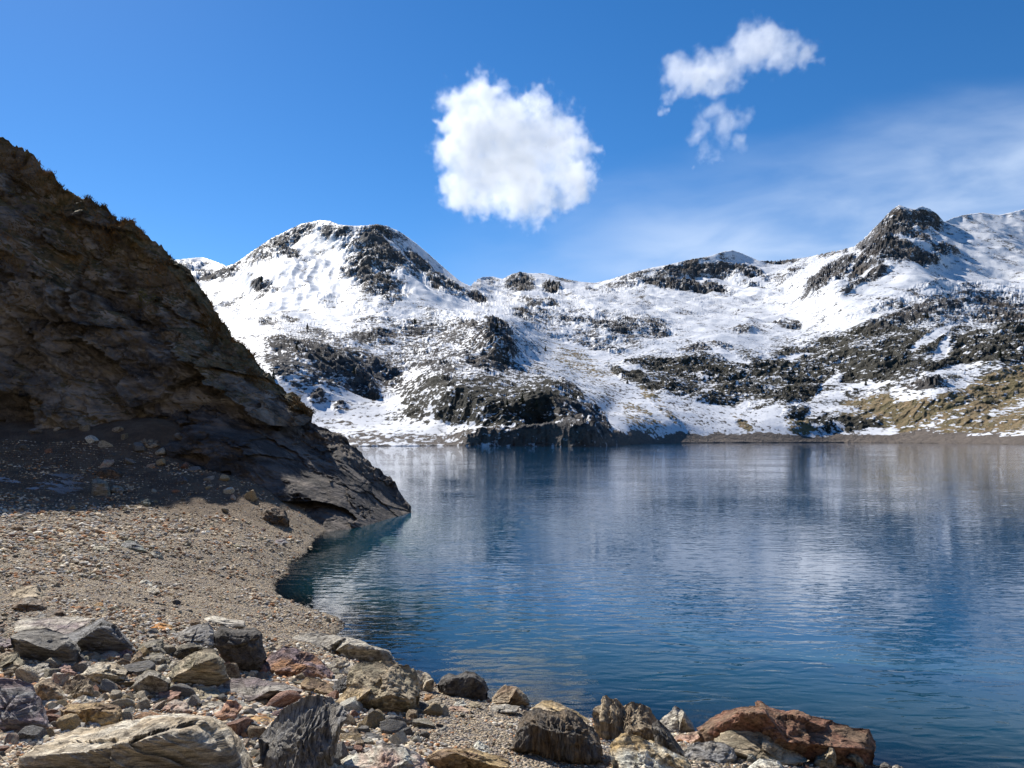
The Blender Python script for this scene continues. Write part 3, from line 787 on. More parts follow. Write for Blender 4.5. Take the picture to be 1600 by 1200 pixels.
def build_headland():
    c1 = np.unique(np.r_[np.linspace(-900, -60, 90), np.linspace(-60, 493, 520)])
    c2 = np.unique(np.r_[np.linspace(-900, -60, 40), np.linspace(-60, 643, 560)])
    V1, n1_ = sheet(CREST, UNDER, CD, c1, 380, 100, 16.0, 1.0)
    V2, n2_ = sheet(CREST2, FOOT2, LD, c2, 220, 200, 8.0, 0.95)
    V = np.concatenate([V1.reshape(-1, 3), V2.reshape(-1, 3)])
    F = np.concatenate([grid_faces(n1_, len(c1)), grid_faces(n2_, len(c2), base=n1_ * len(c1))])
    me = make_mesh('rocky_headland', V, F)
    t1 = np.zeros((n1_, len(c1)))
    t1[:380] = np.linspace(0, 1, 380)[:, None]
    t1[380:] = 1
    attr(me, 'upper', np.r_[np.ones(n1_ * len(c1)), np.zeros(n2_ * len(c2))])
    attr(me, 'crest', np.r_[t1.ravel(), np.zeros(n2_ * len(c2))])
    m, n = material('headland_rock')
    g = n.n('ShaderNodeNewGeometry')
    pos = g.outputs['Position']
    nz = n.n('ShaderNodeSeparateXYZ', {0: g.outputs['Normal']}).outputs[2]
    up = n.n('ShaderNodeAttribute', attribute_name='upper').outputs['Fac']
    crs = n.n('ShaderNodeAttribute', attribute_name='crest').outputs['Fac']
    rot = n.n('ShaderNodeMapping', {'Vector': pos, 'Rotation': (0, math.radians(38), 0), 'Scale': (0.35, 1, 1.2)}).outputs[0]
    a = n.noise(pos, 0.45, 9, 0.65, 0.2)
    b = n.noise(rot, 1.1, 9, 0.65, 0.3)
    c = n.noise(pos, 3.5, 7, 0.7)
    base = n.mix(n.ss(a, 0.38, 0.62), (0.145, 0.125, 0.105), (0.28, 0.235, 0.18))
    base = n.mix(n.ss(b, 0.45, 0.66), base, (0.42, 0.37, 0.31))
    base = n.mix(n.ss(b, 0.44, 0.33), base, (0.045, 0.04, 0.036))
    moss = n.mix(n.ss(c, 0.4, 0.6), (0.11, 0.095, 0.04), (0.26, 0.18, 0.085))
    mm = n.m('ADD', n.m('MULTIPLY', n.ss(crs, 0.45, 1.0), 0.55), n.m('MULTIPLY', n.ss(nz, 0.2, 0.9), 0.55))
    mm = n.m('MULTIPLY', n.ss(n.m('ADD', mm, n.m('MULTIPLY', n.m('SUBTRACT', a, 0.5), 1.6)), 0.42, 0.62), up)
    base = n.mix(mm, base, moss)
    bright = n.m('MULTIPLY', n.ss(n.noise(pos, 0.9, 5, 0.6), 0.56, 0.66), mm)
    base = n.mix(bright, base, (0.24, 0.15, 0.06))
    # pale lichen
    li = n.m('MULTIPLY', n.ss(n.noise(pos, 7.0, 5, 0.75), 0.60, 0.66), n.ss(n.noise(pos, 0.5, 3, 0.6), 0.42, 0.6))
    base = n.mix(n.m('MULTIPLY', n.m('MULTIPLY', li, up), 0.75), base, (0.36, 0.37, 0.33))
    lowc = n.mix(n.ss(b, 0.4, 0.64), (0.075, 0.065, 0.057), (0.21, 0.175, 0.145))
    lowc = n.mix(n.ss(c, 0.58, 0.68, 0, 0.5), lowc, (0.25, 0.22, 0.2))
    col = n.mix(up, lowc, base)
    crack = n.n('ShaderNodeTexVoronoi', {'Vector': n.vm('ADD', rot, n.n('ShaderNodeCombineXYZ', {0: a, 1: c}).outputs[0]), 'Scale': 0.9}, feature='DISTANCE_TO_EDGE').outputs[0]
    ck = n.ss(crack, 0.0, 0.05)
    h = n.m('ADD', n.m('MULTIPLY', a, 0.6), n.m('MULTIPLY', b, 0.35))
    h = n.m('ADD', n.m('MULTIPLY', h, 0.6), n.m('MULTIPLY', c, 0.12))
    h = n.m('ADD', h, n.m('MULTIPLY', ck, 0.06))
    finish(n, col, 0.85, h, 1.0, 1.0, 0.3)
    # tufts of dry grass and heather along the sunny crest
    rs = np.random.RandomState(4)
    P1 = V1[:380]
    vis = np.where((c1 > -60))[0]
    NB = 30000
    jr = rs.choice(vis, NB)
    ir = 379 - (rs.uniform(0, 1, NB) ** 1.8 * 150).astype(int)
    base_ = P1[ir, jr] + rs.normal(0, .05, (NB, 3))
    keep = fbm(base_ / 1.6, 4, seed=33) + 0.25 * (ir - 300) / 80 > 0.22
    base_ = base_[keep]
    hh_ = rs.uniform(.02, .065, len(base_))
    an_ = rs.uniform(0, 6.28, len(base_))
    sd_ = np.c_[np.cos(an_), np.sin(an_), 0 * an_] * 0.018
    tip_ = base_ + np.c_[rs.normal(0, .05, len(base_)), rs.normal(0, .05, len(base_)) - .03, hh_]
    TV = np.stack([base_ - sd_ - [0, 0, .04], base_ + sd_ - [0, 0, .04], tip_], 1).reshape(-1, 3)
    gm = make_mesh('grass', TV, None, np.arange(len(TV)).reshape(-1, 3), smooth=False)
    gmat, gn = material('dry_grass')
    gp = gn.n('ShaderNodeNewGeometry').outputs['Position']
    gcol = gn.mix(gn.ss(gn.noise(gp, 0.8, 5, 0.6), 0.4, 0.62), (0.13, 0.085, 0.035), (0.33, 0.20, 0.085))
    gcol = gn.mix(gn.ss(gn.noise(gp, 0.5, 3, 0.6), 0.58, 0.64), gcol, (0.20, 0.20, 0.05))
    finish(gn, gcol, 0.9)
    link('grass', gm, gmat, 'dry brown grass and heather tufts on the headland crest', 'grass', kind='stuff')
    link('rocky_headland', me, m, 'dark shaded rock headland falling steeply into the lake on the left', 'headland', kind='structure')


build_headland()


# ------------------------------------------------------------------ clouds (volumes high above the valley)
CD1 = 3000.0
C1 = [(752, 150, 34), (735, 185, 45), (790, 190, 48), (840, 165, 24), (740, 240, 55), (800, 245, 70), (860, 230, 52), (905, 228, 28), (750, 285, 52), (820, 290, 55), (880, 275, 45), (725, 300, 34), (770, 312, 30), (900, 300, 28), (885, 318, 16), (700, 195, 18), (685, 192, 10), (715, 165, 34), (712, 148, 20), (722, 312, 30), (760, 316, 26), (805, 312, 26), (850, 312, 26), (888, 312, 26), (705, 240, 26), (905, 270, 30), (925, 238, 16), (700, 285, 18), (845, 155, 20)]
C2 = [(1062, 118, 27), (1095, 105, 28), (1130, 105, 30), (1165, 85, 34), (1195, 75, 30), (1225, 85, 26), (1255, 95, 20), (1272, 92, 12), (1090, 130, 26), (1130, 125, 22), (1048, 150, 10), (1038, 168, 7)]
C3 = [(1112, 178, 20), (1140, 185, 20), (1095, 200, 20), (1130, 205, 20), (1160, 190, 14), (1085, 215, 10), (1155, 225, 14), (1110, 232, 14), (1112, 252, 9), (1085, 262, 7)]


def cloud(name, balls, dist, dens, soft, label, sy=0.8, thr=0.0, seed=0.0):
    """a volume whose density is evaluated on a grid inside its own box"""
    B = np.array(balls, float)
    C = unproj(B[:, 0], B[:, 1], np.full(len(B), dist))
    R = B[:, 2] / FPX * dist
    ctr = C.mean(0)
    C = C - ctr
    rs = random.Random(name)
    for i in range(len(C)):
        C[i, 1] += rs.uniform(-0.5, 0.5) * R[i]
    k = dist / FPX
    mn = (C - R[:, None] * 1.7).min(0)
    mx = (C + R[:, None] * 1.7).max(0)
    ng = bpy.data.node_groups.new(name, 'GeometryNodeTree')
    ng.interface.new_socket('Geometry', in_out='OUTPUT', socket_type='NodeSocketGeometry')
    N = ng.nodes
    L = ng.links

    def mt(op, a, b=None, c=None):
        nd = N.new('ShaderNodeMath')
        nd.operation = op
        for i, v in enumerate((a, b, c)):
            if v is None:
                continue
            if isinstance(v, bpy.types.NodeSocket):
                L.new(v, nd.inputs[i])
            else:
                nd.inputs[i].default_value = v
        return nd.outputs[0]
    pos = N.new('GeometryNodeInputPosition').outputs[0]

    def nse(scale, det, rough):
        nd = N.new('ShaderNodeTexNoise')
        nd.noise_dimensions = '4D'
        nd.inputs['W'].default_value = seed
        L.new(pos, nd.inputs['Vector'])
        nd.inputs['Scale'].default_value = scale
        nd.inputs['Detail'].default_value = det
        nd.inputs['Roughness'].default_value = rough
        return nd.outputs[0]
    def warp(scale, det, amt):
        nd = N.new('ShaderNodeTexNoise')
        nd.inputs['Scale'].default_value = scale
        nd.inputs['Detail'].default_value = det
        nd.inputs['Roughness'].default_value = 0.6
        L.new(pos, nd.inputs['Vector'])
        sb = N.new('ShaderNodeVectorMath')
        sb.operation = 'SUBTRACT'
        L.new(nd.outputs['Color'], sb.inputs[0])
        sb.inputs[1].default_value = (0.5, 0.5, 0.5)
        sl = N.new('ShaderNodeVectorMath')
        sl.operation = 'SCALE'
        L.new(sb.outputs[0], sl.inputs[0])
        sl.inputs['Scale'].default_value = amt
        return sl.outputs[0]
    wp = N.new('ShaderNodeVectorMath')
    L.new(pos, wp.inputs[0])
    L.new(warp(1 / (38 * k), 6, 70 * k), wp.inputs[1])
    wpos = wp.outputs[0]
    f = None
    for c_, r_ in zip(C, R):
        s = N.new('ShaderNodeVectorMath')
        s.operation = 'SUBTRACT'
        L.new(wpos, s.inputs[0])
        s.inputs[1].default_value = tuple(c_)
        ml = N.new('ShaderNodeVectorMath')
        ml.operation = 'MULTIPLY'
        L.new(s.outputs[0], ml.inputs[0])
        ml.inputs[1].default_value = (1 / r_, 1 / (r_ * sy), 1 / r_)
        ln = N.new('ShaderNodeVectorMath')
        ln.operation = 'LENGTH'
        L.new(ml.outputs[0], ln.inputs[0])
        v = mt('SUBTRACT', 1.0, ln.outputs['Value'])
        f = v if f is None else mt('SMOOTH_MAX', f, v, 0.3)
    n1_ = nse(1 / (18 * k), 5, 0.6)
    n2_ = nse(1 / (90 * k), 2, 0.5)
    f = mt('ADD', f, mt('MULTIPLY', mt('SUBTRACT', n1_, 0.5), 1.9))
    f = mt('ADD', f, mt('MULTIPLY', mt('SUBTRACT', n2_, 0.5), 0.3))
    f = mt('ADD', f, 0.08 + thr)
    mr = N.new('ShaderNodeMapRange')
    mr.interpolation_type = 'SMOOTHSTEP'
    L.new(f, mr.inputs[0])
    mr.inputs[1].default_value = 0.0
    mr.inputs[2].default_value = soft
    vc = N.new('GeometryNodeVolumeCube')
    L.new(mr.outputs[0], vc.inputs['Density'])
    vc.inputs['Min'].default_value = tuple(mn)
    vc.inputs['Max'].default_value = tuple(mx)
    vox = 1.15 * k
    for ax, nm in enumerate(('Resolution X', 'Resolution Y', 'Resolution Z')):
        vc.inputs[nm].default_value = int(min(380, (mx[ax] - mn[ax]) / vox)) if ax != 1 else int((mx[ax] - mn[ax]) / (2 * vox))
    m = bpy.data.materials.new(name)
    m.use_nodes = True
    n = NT(m.node_tree)
    at = n.n('ShaderNodeAttribute', attribute_name='density').outputs['Fac']
    pv = n.n('ShaderNodeVolumeScatter', {'Color': (0.995, 0.996, 1.0, 1), 'Density': n.m('MULTIPLY', at, dens), 'Anisotropy': 0.35})
    n.n('ShaderNodeOutputMaterial', {'Volume': pv.outputs[0]})
    sm = N.new('GeometryNodeSetMaterial')
    L.new(vc.outputs[0], sm.inputs[0])
    sm.inputs['Material'].default_value = m
    go = N.new('NodeGroupOutput')
    L.new(sm.outputs[0], go.inputs[0])
    vd = bpy.data.volumes.new(name)
    vd.materials.append(m)
    o = bpy.data.objects.new(name, vd)
    scene.collection.objects.link(o)
    o.location = tuple(ctr)
    md = o.modifiers.new('density', 'NODES')
    md.node_group = ng
    o['label'] = label
    o['category'] = 'cloud'
    return o


cloud('cloud', C1, CD1, 0.011, 0.62, 'big solid white cumulus cloud above the valley centre', seed=1.0)
cloud('cloud', C2, CD1 * 1.1, 0.008, 0.9, 'elongated white cloud high on the right', seed=4.0, thr=0.16)
cloud('cloud', C3, CD1 * 1.1, 0.005, 1.0, 'thin wispy cloud hanging under the elongated white cloud', seed=7.0, thr=0.16)
# ------------------------------------------------------------------ rock material (colours come from each rock's own properties)
def rock_material(name, style):
    m, n = material(name)
    tco = n.n('ShaderNodeTexCoord').outputs['Object']
    ca = n.n('ShaderNodeAttribute', attribute_type='OBJECT', attribute_name='col_a').outputs['Color']
    cb = n.n('ShaderNodeAttribute', attribute_type='OBJECT', attribute_name='col_b').outputs['Color']
    rid = n.n('ShaderNodeObjectInfo').outputs['Random']
    off = n.vm('ADD', tco, n.n('ShaderNodeCombineXYZ', {0: n.m('MULTIPLY', rid, 37.0), 1: n.m('MULTIPLY', rid, 11.0), 2: rid}).outputs[0])
    if style == 'bedded':
        v = n.n('ShaderNodeMapping', {'Vector': off, 'Rotation': (0.25, math.radians(-28), 0.2), 'Scale': (0.28, 0.5, 2.4)}).outputs[0]
    elif style == 'fibrous':
        v = n.n('ShaderNodeMapping', {'Vector': off, 'Rotation': (0.1, math.radians(14), 0.1), 'Scale': (2.6, 1.2, 0.34)}).outputs[0]
    else:
        v = n.n('ShaderNodeMapping', {'Vector': off, 'Rotation': (0.3, 0.4, 0.2), 'Scale': (0.8, 1.0, 1.3)}).outputs[0]
    a = n.noise(v, 4.5, 8, 0.6, 0.5)
    b = n.noise(v, 19.0, 8, 0.68, 0.4)
    c = n.noise(off, 95.0, 4, 0.7)
    col = n.mix(n.ss(a, 0.36, 0.64), ca, cb)
    dk = n.n('ShaderNodeMix', data_type='RGBA', blend_type='MULTIPLY')
    dk.inputs[0].default_value = 1
    n.link(col, dk.inputs[6])
    n.link(n.mix(n.ss(b, 0.34, 0.62), (.40, .37, .34), (1.30, 1.27, 1.2)), dk.inputs[7])
    sp_ = n.n('ShaderNodeMix', data_type='RGBA', blend_type='MULTIPLY')
    sp_.inputs[0].default_value = 1
    n.link(dk.outputs[2], sp_.inputs[6])
    n.link(n.mix(n.ss(c, 0.32, 0.68), (.78, .78, .78), (1.18, 1.18, 1.18)), sp_.inputs[7])
    h = n.m('ADD', n.m('MULTIPLY', a, 0.07), n.m('MULTIPLY', b, 0.034 if style != 'fibrous' else 0.05))
    h = n.m('ADD', h, n.m('MULTIPLY', c, 0.0035))
    ck = n.n('ShaderNodeTexVoronoi', {'Vector': n.vm('ADD', v, n.n('ShaderNodeCombineXYZ', {0: a, 1: b}).outputs[0]), 'Scale': 3.2}, feature='DISTANCE_TO_EDGE').outputs[0]
    h = n.m('ADD', h, n.m('MULTIPLY', n.ss(ck, 0.0, 0.03), 0.006))
    finish(n, sp_.outputs[2], 0.82, h, 1.0, 1.0, 0.3)
    return m


RM = {'plain': rock_material('rough_rock', 'plain'), 'bedded': rock_material('bedded_rock', 'bedded'), 'fibrous': rock_material('fibrous_rock', 'fibrous')}
COL = dict(grey=(0.377, 0.351, 0.312), dgrey=(0.156, 0.150, 0.143), bgrey=(0.299, 0.299, 0.305), tan=(0.54, 0.445, 0.315), ochre=(0.64, 0.475, 0.25), olive=(0.30, 0.27, 0.19), red=(0.30, 0.15, 0.10), orange=(0.676, 0.299, 0.078), pink=(0.572, 0.364, 0.286),
           pale=(0.650, 0.605, 0.507), white=(0.800, 0.800, 0.715), purple=(0.299, 0.227, 0.247), brown=(0.247, 0.169, 0.111), wood=(0.286, 0.215, 0.143), dark=(0.091, 0.081, 0.072), rust=(0.43, 0.225, 0.11), green=(0.273, 0.305, 0.260))


def resample(poly, n):
    p = np.array(poly, float)
    q = np.r_[p, p[:1]]
    seg = np.r_[0, np.cumsum(np.linalg.norm(np.diff(q, axis=0), axis=1))]
    s = np.linspace(0, seg[-1], n, endpoint=False)
    return np.c_[np.interp(s, seg, q[:, 0]), np.interp(s, seg, q[:, 1])]


def area(p):
    x, y = np.array(p, float).T
    return 0.5 * np.sum(x * np.roll(y, -1) - y * np.roll(x, -1))


def boulder(name, label, cat, poly, ca, cb, k=0.5, T=0.42, style='plain', lift=0.0, ridge=None, rough=1.0, seed=None, d0=None, group=None):
    """a rock with the outline seen in the photograph, its own thickness, standing on the ground where its foot is;
    k or ridge: how high up its front the edge between front face and top face runs"""
    if area(poly) < 0:
        poly = poly[::-1]
    P0 = np.array(poly, float)
    wpx, hpx = np.ptp(P0[:, 0]), np.ptp(P0[:, 1])
    big = max(wpx, hpx)
    seed = seed if seed is not None else int(P0[0, 0] * 13 + P0[0, 1] * 7) % 9973
    rs = np.random.RandomState(seed)
    na = int(np.clip(big * 2.2, 56, 420))
    nf = int(np.clip(big * 0.55, 14, 100))
    R = resample(poly, na)
    # soften corners a little and make the rim uneven
    R = 0.25 * np.roll(R, 1, 0) + 0.5 * R + 0.25 * np.roll(R, -1, 0)
    ctr = R.mean(0)
    foot = P0[P0[:, 1] > P0[:, 1].max() - 0.3 * hpx]
    dg = ground_depth(foot[:, 0], np.minimum(foot[:, 1] - 1, 1225) - lift)
    D0 = float(np.median(dg)) if d0 is None else d0
    W = wpx / FPX * D0
    Tm = T * W * 0.5
    Tm = max(Tm, 0.4 * hpx / FPX * D0)
    th = np.linspace(0, 2 * np.pi, na, endpoint=False)
    rho = 1 - (1 - np.linspace(0, 1, nf)) ** 1.25
    rho[0] = 0.004
    PX = ctr[0] + (R[None, :, 0] - ctr[0]) * rho[:, None]
    PY = ctr[1] + (R[None, :, 1] - ctr[1]) * rho[:, None]
    RH = np.broadcast_to(rho[:, None], PX.shape)
    # height fraction inside the outline, column by column
    xs = np.linspace(P0[:, 0].min(), P0[:, 0].max(), 200)
    tops = np.full(200, np.nan)
    bots = np.full(200, np.nan)
    RR = np.r_[R, R[:1]]
    for a, b in zip(RR[:-1], RR[1:]):
        lo, hi = (a, b) if a[0] < b[0] else (b, a)
        msk = (xs >= lo[0]) & (xs <= hi[0])
        if msk.any() and hi[0] > lo[0]:
            yy = lo[1] + (xs[msk] - lo[0]) / (hi[0] - lo[0]) * (hi[1] - lo[1])
            tops[msk] = np.fmin(tops[msk], yy)
            bots[msk] = np.fmax(bots[msk], yy)
    ok = ~np.isnan(tops)
    tops = np.interp(xs, xs[ok], tops[ok])
    bots = np.interp(xs, xs[ok], bots[ok])
    tp = np.interp(PX, xs, tops)
    bt = np.interp(PX, xs, bots)
    hh = np.maximum(bt - tp, 0.12 * hpx)
    s = np.clip((bt - PY) / hh, 0, 1)
    if ridge is not None:
        rx, ry = np.array(ridge, float).T
        kk = np.clip((bt - np.interp(PX, rx, ry)) / hh, 0.04, 0.93)
    else:
        kk = np.clip(k + 0.10 * perlin(np.c_[PX.ravel() / big * 3, 0 * PX.ravel(), 0 * PX.ravel() + seed]).reshape(PX.shape), 0.05, 0.95)
    f0 = 0.05 if ridge is not None else 0.30
    front = f0 * s / kk + (0.32 * (1 - s / kk) if ridge is not None else 0)
    topf = f0 + (1.75 - f0) * np.clip((s - kk) / (1 - kk), 0, 1)
    o = np.where(s < kk, front, topf)
    # facets
    u = (PX - ctr[0]) / big
    v = (PY - ctr[1]) / big
    fac = np.full(PX.shape, -9.0)
    for _ in range(5):
        g = rs.uniform(-1, 1, 2)
        fac = np.maximum(fac, g[0] * u * 1.6 + g[1] * v * 1.6 + rs.uniform(-0.25, 0.1))
    o = o + 0.55 * fac * (1 - RH ** 3)
    rim = 0.75 + 1.0 * s
    o = o + (rim - o) * RH ** 7
    oF = o
    rb = rho[::-1][1:]
    rb = rb[::2] if len(rb) > 24 else rb
    PXb = ctr[0] + (R[None, :, 0] - ctr[0]) * rb[:, None]
    PYb = ctr[1] + (R[None, :, 1] - ctr[1]) * rb[:, None]
    ob = rim[-1][None] + 0.75 * np.sqrt(np.clip(1 - rb[:, None] ** 2, 0, 1))
    PXa = np.concatenate([PX, PXb])
    PYa = np.concatenate([PY, PYb])
    oa = np.concatenate([oF, ob]) * Tm
    V = unproj(PXa, PYa, D0 + oa)
    nr = V.shape[0]
    V = V.reshape(-1, 3)
    base = V.mean(0)
    c = np.array([base[0], base[1], gh(base[0], base[1])])
    size = max(W, hpx / FPX * D0)
    rw = np.concatenate([np.ones(nf), np.ones(nr - nf)])
    L = V - c
    # displacement away from the middle
    mid = V.mean(0)
    nrm = V - mid
    nrm /= np.linalg.norm(nrm, axis=1)[:, None] + 1e-9
    q = L / size + seed * 0.37
    if style == 'fibrous':
        w_ = fbm(q * 3.0, 3, seed=seed % 50) * 0.35
        an = 0.22
        xx = q[:, 0] * math.cos(an) + q[:, 2] * math.sin(an) + w_ * 0.25
        dsp = 0.075 * fbm(np.c_[xx * 15, q[:, 1] * 7, q[:, 2] * 2.2 + w_], 3, 0.5, seed=seed % 40, ridged=True) + 0.05 * fbm(q * 5, 3, seed=3)
    elif style == 'bedded':
        an = -0.5
        zz = q[:, 0] * math.sin(an) * -1 + q[:, 2] * math.cos(an)
        dsp = 0.032 * fbm(np.c_[q[:, 0] * 2, q[:, 1] * 2.5, zz * 15], 4, 0.55, seed=seed % 40, ridged=True) + 0.026 * fbm(q * 5, 4, 0.5, seed=5)
    else:
        dsp = 0.045 * fbm(q * 4.0, 3, 0.5, seed=seed % 40, ridged=True) + 0.020 * fbm(q * 14, 4, 0.6, seed=9)
    dsp = dsp + (0.16 if style == 'plain' else 0.09) * facets(q * 3.3 + 0.12 * fbm(q * 4, 2, seed=2)[:, None], seed % 97) * 0.6
    rimw = np.r_[np.repeat(1 - 0.6 * rho ** 4, na), np.repeat(1 - 0.6 * rb ** 4, na)]
    L = L + nrm * (dsp * size * rough * rimw)[:, None]
    me = make_mesh(name, L, grid_faces(nr, na, wrap=True))
    ob_ = link(name, me, RM[style], label, cat, group, loc=tuple(c))
    ob_['col_a'] = COL[ca] if isinstance(ca, str) else ca
    ob_['col_b'] = COL[cb] if isinstance(cb, str) else cb
    ob_['kind'] = 'thing'
    return ob_


